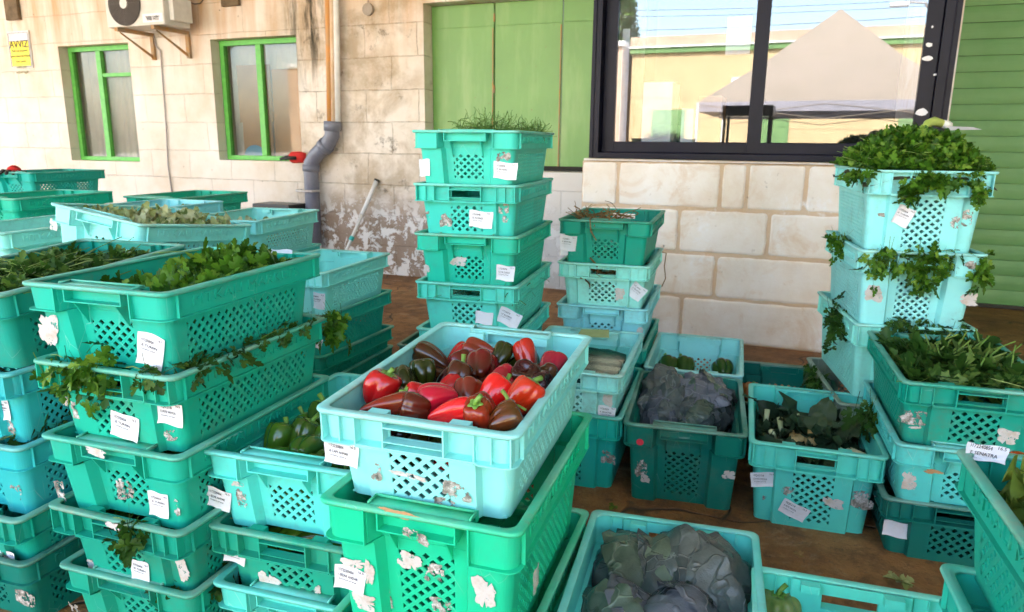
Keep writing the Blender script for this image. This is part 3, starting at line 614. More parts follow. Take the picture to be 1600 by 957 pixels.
for s_, lab in ((SW(972, 30, 8.9 + 21)[0], 'dark narrow cypress tree left of the stone building, mirrored in the left pane'),):
    tr = wthing('cypress_tree', s_, -21, 0, lab, 'tree'); k = MB(); k.tube([(s_, -21, 0), (s_, -21, 6.4)], [.12, .05], 8); wb(k, 'trunk', simple('bark', (.16, .11, .07), (.1, .07, .05)), tr)
    n = 5000; zz = nrs.uniform(3.6, 9.0, n); rad = (.85 * (1 - (zz - 3.6) / 5.9) ** .7) * np.sqrt(nrs.rand(n)); an = nrs.rand(n) * 6.283
    cc = np.stack([s_ + rad * np.cos(an), -21 + rad * np.sin(an), zz], 1); q = nrs.normal(size=(n, 2, 3)) * .07
    V = np.stack([cc - q[:, 0], cc + q[:, 1], cc + q[:, 0]], 1).reshape(-1, 3) - np.array([s_, -21, 0]); o = link('crown', np_mesh('crown', V, np.arange(3 * n).reshape(-1, 3), M_parsley_dk), tr)

# ================================================================== crates
T = .0032
NA = 8                                                               # segments per rounded corner
def outline(X, Y, xa, dA, xb, dB, r, yB_post=None):
    """outer plan from (X, -) round end A (y<0), along x=-X, round end B (y>0); returns list + span kinds"""
    P = []
    def arc(cx, cy, a0, a1, n=NA):
        for i in range(n + 1):
            a = a0 + (a1 - a0) * i / n; P.append((cx + r * math.cos(a), cy + r * math.sin(a)))
    h = math.pi / 2
    arc(X - r, -Y + r, 0, -h); P.append((xa, -Y)); P.append((xa - .010, -Y + dA)); P.append((-xa + .010, -Y + dA)); P.append((-xa, -Y)); arc(-X + r, -Y + r, -h, -2 * h)
    arc(-X + r, Y - dB - r, -2 * h, -3 * h); P.append((-xb - .006, Y - dB)); P.append((-xb, Y)); P.append((xb, Y)); P.append((xb + .006, Y - dB)); arc(X - r, Y - dB - r, h, 0)
    return P
# index of spans: arcs have 5 pts. 0-4 arc, 5..8 A recess, 9-13 arc, 14-18 arc, 19..22, 23-27
def panel(mb, a, b, c, d, t, lat=None):
    """a b bottom, c d top (c above b); outward normal = (b-a)x(d-a). lat=(u0,u1,v0,v1,nu,nv) in metres"""
    a, b, c, d = map(Vector, (a, b, c, d)); n = (b - a).cross(d - a).normalized(); Wd = (b - a).length; Hh = (d - a).length
    def pt(u, v, k=0):
        u /= Wd; v /= Hh; return a * (1 - u) * (1 - v) + b * u * (1 - v) + c * u * v + d * (1 - u) * v - n * k
    def poly(p):
        mb.quad(*[pt(*q) for q in p]); mb.quad(*[pt(*q, t) for q in reversed(p)])
    for p, q in (((0, 0), (Wd, 0)), ((Wd, 0), (Wd, Hh)), ((Wd, Hh), (0, Hh)), ((0, Hh), (0, 0))): mb.quad(pt(*q), pt(*p), pt(*p, t), pt(*q, t))
    if not lat: poly([(0, 0), (Wd, 0), (Wd, Hh), (0, Hh)]); return
    u0, u1, v0, v1, nu, nv = lat
    poly([(0, 0), (Wd, 0), (Wd, v0), (0, v0)]); poly([(0, v1), (Wd, v1), (Wd, Hh), (0, Hh)]); poly([(0, v0), (u0, v0), (u0, v1), (0, v1)]); poly([(u1, v0), (Wd, v0), (Wd, v1), (u1, v1)])
    cw, ch = (u1 - u0) / nu, (v1 - v0) / nv; k = .56
    for j in range(2 * nv + 1):
        for i in range(2 * nu + 1):
            if (i + j) % 2 == 0: continue
            cu, cv = u0 + i * cw / 2, v0 + j * ch / 2
            Rp, Tp, Lp, Bp = (cu + cw / 2, cv), (cu, cv + ch / 2), (cu - cw / 2, cv), (cu, cv - ch / 2)
            ins = lambda p: (cu + (p[0] - cu) * k, cv + (p[1] - cv) * k)
            segs = []
            if j == 0: poly([(Rp), (Tp), (Lp)]); continue
            if j == 2 * nv: poly([(Lp), (Bp), (Rp)]); continue
            if i != 2 * nu: segs += [(Bp, Rp), (Rp, Tp)]
            if i != 0: segs += [(Tp, Lp), (Lp, Bp)]
            for p, q in segs:
                pi, qi = ins(p), ins(q); poly([p, q, qi, pi]); mb.quad(pt(*pi), pt(*qi), pt(*qi, t), pt(*pi, t))
def crate_meshes(H, band, rows, tag_):
    zt = H - band; body = MB(); rim = MB()
    lo = outline(.164, .262, .088, .022, .108, .016, .022); mi = outline(.178, .278, .094, .024, .112, .018, .024); ub = outline(.188, .289, .100, .036, .116, .002, .026)
    up = outline(.191, .292, .100, .036, .116, .002, .026); fl = outline(.196, .298, .104, .038, .119, -.006, .026)
    n = len(lo)
    for i in range(n):
        j = (i + 1) % n
        a, b, c, d = (*lo[i], 0), (*lo[j], 0), (*mi[j], zt), (*mi[i], zt)
        # outline runs clockwise seen from above -> swap so normals face out
        L = (Vector(lo[j]) - Vector(lo[i])).length; lat = None
        if i in (2 * NA + 5, 4 * NA + 11): lat = (.030, L - .030, .018, zt - .010, 16, rows)
        elif i == NA + 2: lat = (.024, L - .024, .020, zt - .016, 4, rows)
        elif i == 3 * NA + 8: lat = (L / 2 - .058, L / 2 + .058, .018, zt - .010, 4, rows)
        panel(body, b, a, d, c, T, lat)
        # upper wall
        if i == 3 * NA + 8:   # end B centre with hand hole
            x0, x1 = ub[i][0], ub[j][0]; yb, yu = ub[i][1] - .014, up[i][1] - .014
            z0, z1 = zt + band * .22, H - band * .36
            def pc(xa_, xb_, za, zb): panel(body, (xb_, yb + (yu - yb) * (za - zt) / band, za), (xa_, yb + (yu - yb) * (za - zt) / band, za), (xa_, yb + (yu - yb) * (zb - zt) / band, zb), (xb_, yb + (yu - yb) * (zb - zt) / band, zb), T)
            pc(x0, x1, zt, z0); pc(x0, x1, z1, H - .003); pc(x0, -.055, z0, z1); pc(.055, x1, z0, z1)
        elif i == NA + 2:  # end A recess with hole hidden by the grip
            yy = ub[i][1]; z0, z1 = H - .032, H - .006
            def pa(xa_, xb_, za, zb): panel(body, (xa_, yy, za), (xb_, yy, za), (xb_, yy, zb), (xa_, yy, zb), T)
            xs = sorted((ub[i][0], ub[j][0])); pa(xs[0], xs[1], zt, z0); pa(xs[0], -.055, z0, H - .003); pa(.055, xs[1], z0, H - .003); pa(-.055, .055, z1, H - .003)
        else:
            panel(body, (*ub[j], zt), (*ub[i], zt), (*up[i], H - .003), (*up[j], H - .003), T)
        # flange under the band
        if i != NA + 2:
            k = 1
            body.hexa([(*fl[i], zt - .0028), (*fl[j], zt - .0028), (*mi[j], zt - .0028), (*mi[i], zt - .0028), (*fl[i], zt), (*fl[j], zt), (*mi[j], zt), (*mi[i], zt)])
        else:
            body.hexa([(*ub[i], zt - .0028), (*ub[j], zt - .0028), (*mi[j], zt - .0028), (*mi[i], zt - .0028), (*ub[i], zt), (*ub[j], zt), (*mi[j], zt), (*mi[i], zt)])
    # end A grip pocket + gussets
    hz = .034 if band < .07 else .042
    body.box(-.078, .078, -.296, -.2565, H - hz - .003, H - hz); body.box(-.078, .078, -.274, -.271, H - hz, H - .004)
    for x in (-.078, .075): body.box(x, x + .003, -.296, -.2565, H - hz, H - .004)
    for x in (-.058, .055):
        body.hexa([(x, -.2595, H - hz - .055), (x + .003, -.2595, H - hz - .055), (x + .003, -.2575, H - hz - .055), (x, -.2575, H - hz - .055), (x, -.292, H - hz - .003), (x + .003, -.292, H - hz - .003), (x + .003, -.2565, H - hz - .003), (x, -.2565, H - hz - .003)])
    for sg_ in (-1, 1):                                              # block ribs at end A
        x = sg_ * .103; body.hexa([(x - .0015, -.300, zt), (x + .0015, -.300, zt), (x + .0015, -.289, zt), (x - .0015, -.289, zt), (x - .0015, -.300, H - .004), (x + .0015, -.300, H - .004), (x + .0015, -.291, H - .004), (x - .0015, -.291, H - .004)])
        for yy in (-.262, .258):                                     # ribs on the long sides
            x0 = sg_ * .190; body.box(min(x0, x0 + sg_ * .0075), max(x0, x0 + sg_ * .0075), yy, yy + .003, zt, H - .004)
    # end B ribs, frame and inner ledges
    for x in (-.186, -.150, -.118, -.061, .058, .115, .147, .183): body.box(x, x + .003, .277, .298, zt, H - .004)
    body.box(-.058, .058, .277, .298, H - band * .36, H - band * .36 + .003); body.box(-.058, .058, .277, .298, zt + band * .19, zt + band * .22)
    body.box(-.116, .116, .276, .299, zt - .006, zt - .003)
    for sx in (-1, 1):
        for yy, y2 in ((.268, .2735),):
            a0, a1 = sorted((sx * .062, sx * .100)); body.box(a0, a1, .256, .2735, H - .022, H - .003); body.box(a0, a1, -.2535, -.236, H - .022, H - .003)
    # rim lip with rounded corners
    def rr(X, Y, r, m=6):
        o = []
        for cx, cy_, a0 in ((X - r, Y - r, 0), (-X + r, Y - r, 90), (-X + r, -Y + r, 180), (X - r, -Y + r, 270)):
            for q in range(m + 1): a = R(a0 + 90 * q / m); o.append((cx + r * math.cos(a), cy_ + r * math.sin(a)))
        return o
    lv = [(rr(.1985, .2985, .022), H - .009), (rr(.201, .301, .023), H - .004), (rr(.200, .300, .022), H - .0005), (rr(.198, .298, .021), H + .0005), (rr(.1845, .2845, .022), H + .0005), (rr(.183, .283, .021), H - .001), (rr(.183, .283, .021), H - .006), (rr(.1955, .2955, .028), H - .006), (rr(.1955, .2955, .028), H - .009)]
    m = len(lv[0][0]); b0 = len(rim.v)
    for ring, z in lv: rim.v += [(x, y, z) for x, y in ring]
    nl = len(lv)
    for q in range(nl):
        for i in range(m): i2 = (i + 1) % m; a, b = q * m, ((q + 1) % nl) * m; rim.f.append((b0 + a + i, b0 + a + i2, b0 + b + i2, b0 + b + i))
    rim.box(-.102, .102, -.2829, -.250, H - .004, H - .0005)           # wide lip above the recess of end A
    rim.box(-.102, .102, -.2525, -.2499, H - .0004, H + .004)
    for x in (-.102, .099): rim.box(x, x + .003, -.283, -.2527, H - .0004, H + .004)
    base = MB()
    base.box(-.160, .160, -.238, .244, .002, .005)
    for q in range(9): base.box(-.160, .160, -.23 + q * .058, -.227 + q * .058, .005, .009)
    for q in range(5): base.box(-.142 + q * .07, -.139 + q * .07, -.238, .244, .0052, .0088)
    return body.mesh('crate_body_' + tag_, M_plastic), rim.mesh('crate_rim_' + tag_, M_rim), base.mesh('crate_base_' + tag_, M_plastic)
HS, HD = .195, .285
MESH = {'S': crate_meshes(HS, .060, 4, 'shallow'), 'D': crate_meshes(HD, .078, 7, 'deep')}
for k_, (a, b, c) in MESH.items():
    a.shade_flat(); b.shade_smooth()
T_emb = text_mesh('PITKALI MARKETS', .034, .0020, M_plastic, .40)
cx0 = min(v.co.x for v in T_emb.vertices)
COL = {'cy': (.10, .68, .60), 'cw': (.30, .80, .76), 'tq': (.008, .44, .36), 'tg': (.004, .34, .235), 'tm': (.008, .44, .305), 'gr': (.004, .52, .29), 'dg': (.001, .18, .125), 'bl': (.03, .48, .50), 'gy': (.22, .30, .22), 'tl': (.05, .62, .48), 'tt': (.012, .50, .355)}
CR = {}
def crate(key, loc, yaw, H, near, col, label, group, tilt=(0, 0), rimz=None):
    """loc = plan position; rimz = height of the rim"""
    h = HS if H == 'S' else HD
    flip = 0 if near == 'A' else math.pi
    e = Euler((R(tilt[0]), R(tilt[1]), R(yaw)), 'XYZ').to_matrix(); base = Vector((loc[0], loc[1], rimz)) - e @ Vector((0, 0, h))
    t = empty('produce_crate', base); M4 = (e @ Matrix.Rotation(flip, 3, 'Z')).to_4x4(); M4.translation = base; t.matrix_world = M4
    tag(t, label, 'crate', group)
    c = COL[col]; c = tuple(max(0, x * rnd.uniform(.93, 1.07)) for x in c)
    for nm, me in zip(('body', 'rim', 'base'), MESH[H]): link(nm, me, t, color=c)
    zc = h - (.060 if H == 'S' else .078) * .5 - .013
    for sx in (1, -1):
        o = link('embossed_lettering', T_emb, t, color=c); o.rotation_euler = (math.pi / 2, 0, math.pi / 2 * sx); o.location = (.1905 * sx, -.215 * sx, zc)
    CR[key] = dict(o=t, h=h, H=H, near=near, e=e, base=base, col=c, flip=flip); return t
GA, GL, GG, GP, GT, GM, GS, GH, GV, GX, GY, GR_, GB, GRB = ('crates stacked in the tall front left stack', 'crates stacked at the left edge', 'crates in the green pepper stack', 'crates in the red pepper stack', 'crates in the fennel stack by the green doors', 'crates in the stack before the stone bay', 'crates in the overflowing parsley stack', 'crates in the stack of three by the flaking wall', 'crates in the stack under the lidded bin', 'crates of the left back rows', 'crates far back at the left', 'crates in the celery stack', 'crates standing on the brown floor', 'crates in the lettuce stack')
def stack(prefix, xy, yaw, H, items, group, start=1):
    for i, (z, near, col, label, *off) in enumerate(items):
        dx, dy, dyaw = off[0] if off else (0, 0, 0)
        crate(prefix + str(i + start), (xy[0] + dx, xy[1] + dy), yaw + dyaw, H if not isinstance(z, tuple) else z[1], near, col, label, group, rimz=z if not isinstance(z, tuple) else z[0])
stack('A', (-.815, 1.785), -17.2, 'S', [
    (.881, 'A', 'tm', 'green crate heaped with fresh parsley, top of the big front left stack', (0, .005, 0)),
    (.704, 'B', 'tm', 'green crate with parsley spilling over its rim, second in the front left stack', (.01, -.008, -1)),
    (.528, 'A', 'tm', 'green crate with a crumpled label on its rim, third in the front left stack', (.012, -.02, -1)),
    (.355, 'B', 'tg', 'green crate with a long torn label at its corner, fourth in the front left stack', (.012, -.03, -2)),
    (.195, 'A', 'tg', 'green crate with a broken rim corner, lowest visible of the big front left stack', (.01, -.02, -1))], GA)
stack('L', (-1.262, 1.918), -17, 'S', [
    (.848, 'A', 'tg', 'green crate full of parsley at the left edge, beside the big front left stack', (.012, .015, 0)),
    (.655, 'B', 'bl', 'blue turquoise crate under the green parsley crate at the left edge', (-.01, .012, 0)),
    (.475, 'A', 'bl', 'blue turquoise crate with a black speckled patch, third down at the left edge', (0, 0, 0)),
    (.310, 'B', 'tg', 'dark green crate with a ragged white label, fourth down at the left edge', (0, -.04, 0)),
    (.195, 'A', 'dg', 'dark green crate with a greyed label, lowest at the left edge', (0, -.04, 0)), ], GL)
t_ = CR['L1']; t_['e'] = t_['e'] @ Matrix.Rotation(R(3.5), 3, 'X'); m_ = (t_['e'] @ Matrix.Rotation(t_['flip'], 3, 'Z')).to_4x4(); m_.translation = t_['base'] + Vector((0, 0, .018)); t_['base'] = t_['base'] + Vector((0, 0, .018)); t_['o'].matrix_world = m_
stack('G', (-.424, 1.735), -17, 'S', [
    (.510, 'A', 'cy', 'pale aqua crate holding green peppers, left of the red peppers'),
    (.333, 'B', 'tg', 'green crate with a white sticker across its lattice, under the green pepper crate', (.005, -.015, 0)),
    (.195, 'A', 'cy', 'pale aqua crate at the bottom of the green pepper stack', (.01, -.03, 0))], GG)
crate('P1', (-.084, 1.476), -18, 'S', 'B', 'cw', 'pale aqua crate filled with red and brown peppers in the centre front', GP, (2.4, .3), .722)
stack('P', (-.079, 1.451), -18, 'D', [
    (.541, 'A', 'gr', 'bright green deep crate with torn white scraps, directly under the red pepper crate'),
    (.285, 'B', 'gr', 'bright green crate at the very bottom under the red pepper stack', (0, -.01, 0))], GP, 2)
stack('T', (-.096, 2.868), -15, 'S', [
    (1.231, 'A', 'tl', 'turquoise crate with feathery fennel tops, top of the tall stack by the green doors'),
    (1.045, 'B', 'tl', 'turquoise crate with a rust brown smear beside its label, second in the fennel stack'),
    (.865, 'A', 'tt', 'green crate with a white strip on its lattice, third in the fennel stack'),
    (.685, 'B', 'cy', 'pale aqua crate with two white labels side by side, fourth in the fennel stack'),
    (.505, 'A', 'cy', 'pale aqua crate fifth down in the fennel stack, half hidden by the red pepper crate'),
    (.330, 'B', 'tm', 'green crate sixth down in the fennel stack, hidden behind the red pepper crate'),
    (.195, 'A', 'tm', 'green crate at the foot of the fennel stack')], GT)
stack('M', (.469, 3.304), -16.8, 'S', [
    (.875, 'A', 'tg', 'dark green crate with dry brown roots, top of the stack before the stone bay'),
    (.690, 'B', 'cw', 'pale aqua crate with a tilted label, second in the stack before the stone bay'),
    (.505, 'A', 'cw', 'pale aqua crate third down in the stack before the stone bay'),
    (.330, 'B', 'tm', 'green crate fourth down in the stack before the stone bay'),
    (.195, 'A', 'tm', 'green crate at the foot of the stack before the stone bay')], GM)
stack('N', (.266, 2.625), -17, 'S', [
    (.435, 'B', 'cw', 'pale aqua crate with shiny plastic packs, behind the red pepper crate', (0, 0, 0)),
    ((.268, 'D'), 'B', 'tq', 'turquoise deep crate standing on the floor under the crate of plastic packs', (.004, .0, 0))], GB)
CR['N2']['o'].location.z = 0.0
stack('K', (.643, 2.485), -15.2, 'D', [(.285, 'A', 'dg', 'dark green crate with a pink round sticker, full of grey cabbage leaves')], GB)
stack('Kb', (.828, 3.095), -17.2, 'D', [(.300, 'B', 'cw', 'pale aqua crate with three dark green peppers behind the cabbage crate')], GB)
CR['Kb1']['o'].location.z = 0.0
stack('Kd', (1.18, 2.93), -17, 'S', [(.195, 'B', 'dg', 'dark green crate with orange squash, standing behind the cauliflower crate')], GB)
stack('Cc', (1.028, 2.332), -17.5, 'D', [(.285, 'B', 'cy', 'aqua crate of cauliflower leaves with two small labels, alone on the brown floor')], GB)
stack('Bc', (.322, 1.325), -15.5, 'D', [(.288, 'A', 'cy', 'aqua crate of big cabbages at the bottom centre edge')], GB)
stack('Bd', (.640, 1.085), -17, 'D', [(.285, 'A', 'cy', 'aqua crate with a striped round squash at the bottom edge, right of the cabbages')], GB)
stack('R', (1.362, 2.125), -17, 'S', [
    (.555, 'B', 'tg', 'dark green crate heaped with broad celery leaves at the right', (0, .005, 0)),
    (.375, 'A', 'cy', 'aqua crate with a burnt white smear, under the celery crate', (0, -.008, 0)),
    (.195, 'B', 'dg', 'dark green crate with a pale blank label, bottom of the celery stack', (0, .02, 0))], GR_)
stack('S', (1.452, 2.705), -12, 'D', [
    (1.113, 'B', 'cw', 'pale aqua crate heaped with parsley, top of the leaning stack by the roller shutter', (-.004, -.008, -1.7)),
    (.842, 'A', 'cw', 'pale aqua crate with parsley hanging over its grip, second in the shutter stack', (0, 0, 0)),
    (.577, 'B', 'cw', 'pale aqua crate with a leaf fringe round its rim, third in the shutter stack', (.01, .02, 2)),
    (.300, 'A', 'gy', 'dirty grey green crate at the foot of the shutter stack', (-.02, .0, 1))], GS)
CR['S4']['o'].location.z = 0.0
stack('RB', (.850, .785), -17, 'S', [
    (.700, 'A', 'tg', 'large green crate with yellow green lettuce at the right bottom edge'),
    (.520, 'B', 'tq', 'turquoise crate jutting out under the lettuce crate at the right edge', (-.035, -.056, 0)),
    (.345, 'A', 'tg', 'green crate third down under the lettuce crate', (.11, 0, 0)), (.195, 'B', 'tg', 'green crate at the foot under the lettuce crate', (.11, 0, 0))], GRB)
stack('H', (-.872, 3.257), -18.5, 'S', [
    (.660, 'B', 'cw', 'empty pale aqua crate, top of the stack of three by the flaking wall', (0, 0, .7)),
    (.478, 'A', 'tq', 'turquoise crate with a folded white label, middle of the stack by the flaking wall', (0, 0, -.8)),
    (.300, 'B', 'tg', 'dark green crate low in the stack by the flaking wall', (0, 0, -3)), (.195, 'A', 'tg', 'green crate at the floor under the stack by the flaking wall')], GH)
stack('V', (-1.275, 3.57), -12.5, 'S', [
    (.836, 'B', 'cw', 'aqua crate with raised lettering and a few leaves, before the black bin'), (.655, 'A', 'cy', 'aqua crate directly under the crate with few leaves'),
    (.475, 'B', 'tq', 'turquoise crate third down before the black bin'), (.300, 'A', 'tg', 'green crate fourth down before the black bin'), (.195, 'B', 'tg', 'green crate on the floor before the black bin')], GV)
crate('U1', (-1.34, 2.739), -17.4, 'S', 'A', 'cw', 'tilted pale aqua crate with pale green leafy vegetables and raised lettering', GX, (-6.3, 8.8), .911)
stack('U2', (-1.36, 2.76), -17, 'S', [(.715, 'B', 'cw', 'aqua crate propping up the tilted crate'), (.54, 'A', 'cy', 'aqua crate below the one propping the tilted crate'), (.365, 'B', 'tg', 'green crate fourth down under the tilted crate'), (.195, 'A', 'tg', 'green crate on the floor under the tilted crate')], GX)
stack('X', (-1.975, 2.97), -17, 'S', [(.85, 'A', 'cw', 'pale aqua crate with raised lettering left of the tilted crate'), (.67, 'B', 'cy', 'aqua crate second down, left of the tilted crate'), (.49, 'A', 'cy', 'aqua crate third down, left of the tilted crate'), (.31, 'B', 'tg', 'green crate fourth down, left of the tilted crate'), (.195, 'A', 'tg', 'green crate on the floor, left of the tilted crate')], GX)
stack('Wc', (-1.80, 3.60), -17, 'S', [(.875, 'A', 'cw', 'pale aqua crate with a little produce, behind the lettered crate at the left'), (.69, 'B', 'cy', 'aqua crate second down behind the lettered crate at the left'), (.51, 'A', 'cy', 'aqua crate third down behind the lettered crate at the left'), (.33, 'B', 'tg', 'green crate fourth down behind the lettered crate at the left'), (.195, 'A', 'tg', 'green crate on the floor behind the lettered crate at the left')], GY)
stack('Y', (-2.50, 3.82), -17, 'S', [(.905, 'A', 'tm', 'green crate with a chipped rim corner at the far left before the wall'), (.72, 'B', 'gy', 'greyish crate second down at the far left'), (.54, 'A', 'tg', 'green crate third down at the far left'), (.36, 'B', 'tg', 'green crate fourth down at the far left'), (.195, 'A', 'tg', 'green crate on the floor at the far left')], GY)
stack('Q', (-1.93, 4.32), -17, 'S', [(.875, 'A', 'tm', 'green crate rim showing just behind the tilted aqua crate'), (.69, 'B', 'tg', 'green crate second down in the stack nearest the wall'), (.51, 'A', 'tg', 'green crate third down in the stack nearest the wall'), (.33, 'B', 'tg', 'green crate fourth down in the stack nearest the wall'), (.195, 'A', 'tg', 'green crate on the floor nearest the wall')], GY)
crate('Zc', (-3.24, 5.09), -17, 'S', 'A', 'tq', 'turquoise crate with a red glove, highest at the far left edge', GY, rimz=.97)
for i, z in enumerate((.79, .61, .45, .30, .195)): crate('Z%d' % i, (-3.24, 5.09), -17, 'S', 'BABAB'[i], 'tg', ('green crate %s in the far left edge stack' % ('second from top', 'third from top', 'fourth from top', 'fifth from top', 'at the foot')[i]), GY, rimz=z)
crate('TD', (-.312, 3.72), -15, 'S', 'A', 'dg', 'dark green crate on the floor behind the fennel stack, only one corner in view', GB, rimz=.195)

# ================================================================== paper on the crates
def to_local(key, P): c = CR[key]; return c['e'].transposed() @ (P - c['base'])
def hit(key, u, v, axis, val):
    c = CR[key]; o = to_local(key, Vector((0, 0, CAMH))); d = c['e'].transposed() @ ray(u, v); t = (val - o[axis]) / d[axis]; return o + d * t, t
def face_y(key, x, z):
    c = CR[key]; band = .06 if c['H'] == 'S' else .078; zt = c['h'] - band; A = c['near'] == 'A'
    if z > zt - .002:
        if A: return -.2935 if abs(x) > .10 else -.298
        return -.2995 if abs(x) < .12 else -.2995
    k = z / zt; Y = .262 + .016 * k
    if A: return -(Y if abs(x) > .09 else Y - .023) - .001
    return -(Y if abs(x) < .108 else Y - .017) - .001
TXT = {'p': ('0172250024', 'SE TURSIN'), 'c': ('0172230804', 'GB CAPS AHMAR'), 'g': ('0172230404', 'A BZAR AHDAR'), 'm': ('MQ0218', 'SE PITE MOXA'), 'b': ('0172300MB', 'BZ BUSBIES'), 'r': ('0172240854', 'SE SENATRA')}
TM = {}
for k_, (a, b) in TXT.items():
    TM[k_] = (text_mesh(a, .0095, .00015, M_ink, .034), text_mesh(b, .0085, .00015, M_ink, .044), text_mesh('REG 01/2204/18  LOT 00148', .0042, .0001, M_ink, .040), text_mesh('16.5', .008, .00015, M_ink, .012))
def sticker(key, uv, size, rot=0, kind='torn', txt='p', end='near', seed=None, curl=.004, lab=None):
    c = CR[key]; rs = random.Random(seed if seed is not None else int(uv[0] * 7 + uv[1]))
    if end == 'near':
        P, t = hit(key, *uv, 1, -.285); P, t = hit(key, *uv, 1, face_y(key, P.x, P.z)); yv = face_y(key, P.x, P.z); P, t = hit(key, *uv, 1, yv)
    elif end == 'far': P, t = hit(key, *uv, 1, .279)
    else: P, t = hit(key, *uv, 0, .1945)
    w_, h_ = size[0] * t / FPX, size[1] * t / FPX
    if end == 'side': w_ *= 2.4
    mb = MB(); q = []
    if kind == 'label':
        nx, nz = 8, 6
        for j in range(nz + 1):
            for i in range(nx + 1):
                u, v = i / nx - .5, j / nz - .5; cc = curl * 4 * max(0, abs(u) - .25) ** 2 * 4 * (1 if u < 0 else .3) + curl * 2 * max(0, -v - .2) ** 2 * 5
                mb.v.append((u * w_ * (1 + .03 * math.sin(v * 5)), -.0012 - cc, v * h_ + .002 * math.sin(u * 6 + rot)))
        for j in range(nz):
            for i in range(nx):
                a = j * (nx + 1) + i; mb.f.append((a, a + 1, a + nx + 2, a + nx + 1))
        m_ = M_paper
    else:
        n = 44 if kind != 'patch' else 10; mb.v.append((0, -.0014, 0)); ph = [rs.random() * 6.28 for _ in range(3)]
        for i in range(n):
            a = i / n * 6.2832; r_ = 1 + .22 * math.sin(2 * a + ph[0]) + .18 * math.sin(3 * a + ph[1]) + .06 * math.sin(7 * a + ph[2]) + .03 * math.sin(19 * a + ph[0] * 3) + rs.uniform(-.20, .10)
            if kind == 'patch': r_ = 1.25 / max(abs(math.cos(a)), abs(math.sin(a)), .8)
            if kind == 'dot': r_ = 1
            if kind in ('torn', 'res'): r_ = (1.0 / max(abs(math.cos(a)), abs(math.sin(a))) ** .75) * (.96 + .55 * (r_ - 1)) * (.55 if rs.random() < .06 else 1)
            r_ *= .82; mb.v.append((math.cos(a) * w_ / 2 * r_, -.0012 - (rs.uniform(0, .0012) if kind == 'torn' else 0), math.sin(a) * h_ / 2 * r_))
        for i in range(n): mb.f.append((0, 1 + i, 1 + (i + 1) % n))
        m_ = {'torn': M_scrap, 'res': M_residue, 'patch': M_residue, 'dot': M_inkred, 'tan': M_card}[kind]
    nm = {'label': 'paper_label', 'torn': 'torn_label', 'res': 'label_residue', 'patch': 'label_residue', 'dot': 'round_sticker', 'tan': 'packing_tape'}[kind]
    o = link(nm, mb.mesh(nm, m_, smooth=False), c['o'])
    F = Matrix.Rotation(-c['flip'], 4, 'Z')
    Mt = Matrix.Translation(P)
    tl = Matrix.Rotation(R(4), 4, 'X') if end == 'near' and P.z < c['h'] - .07 else Matrix.Identity(4)
    if end == 'side': Mt = Mt @ Matrix.Rotation(math.pi / 2, 4, 'Z')
    o.matrix_local = F @ Mt @ tl @ Matrix.Rotation(R(rot), 4, 'Y')
    if kind == 'label' and txt:
        sc_ = min(1.0, w_ / .062); w2, h2 = w_ / 2, h_ / 2
        for (me, x, z) in ((TM[txt][0], -w2 * .86, h2 * .42), (TM[txt][1], -w2 * .86, h2 * .42 - .012 * sc_), (TM[txt][2], -w2 * .86, h2 * .42 - .020 * sc_), (TM[txt][3], w2 * .45, h2 * .68)):
            p = link('print', me, o); p.location = (x, -.0046 if x < -w2 * .5 and w_ < .03 else -.0024, z); p.rotation_euler = (math.pi / 2, 0, 0); p.scale = (sc_, sc_, 1)
    return o
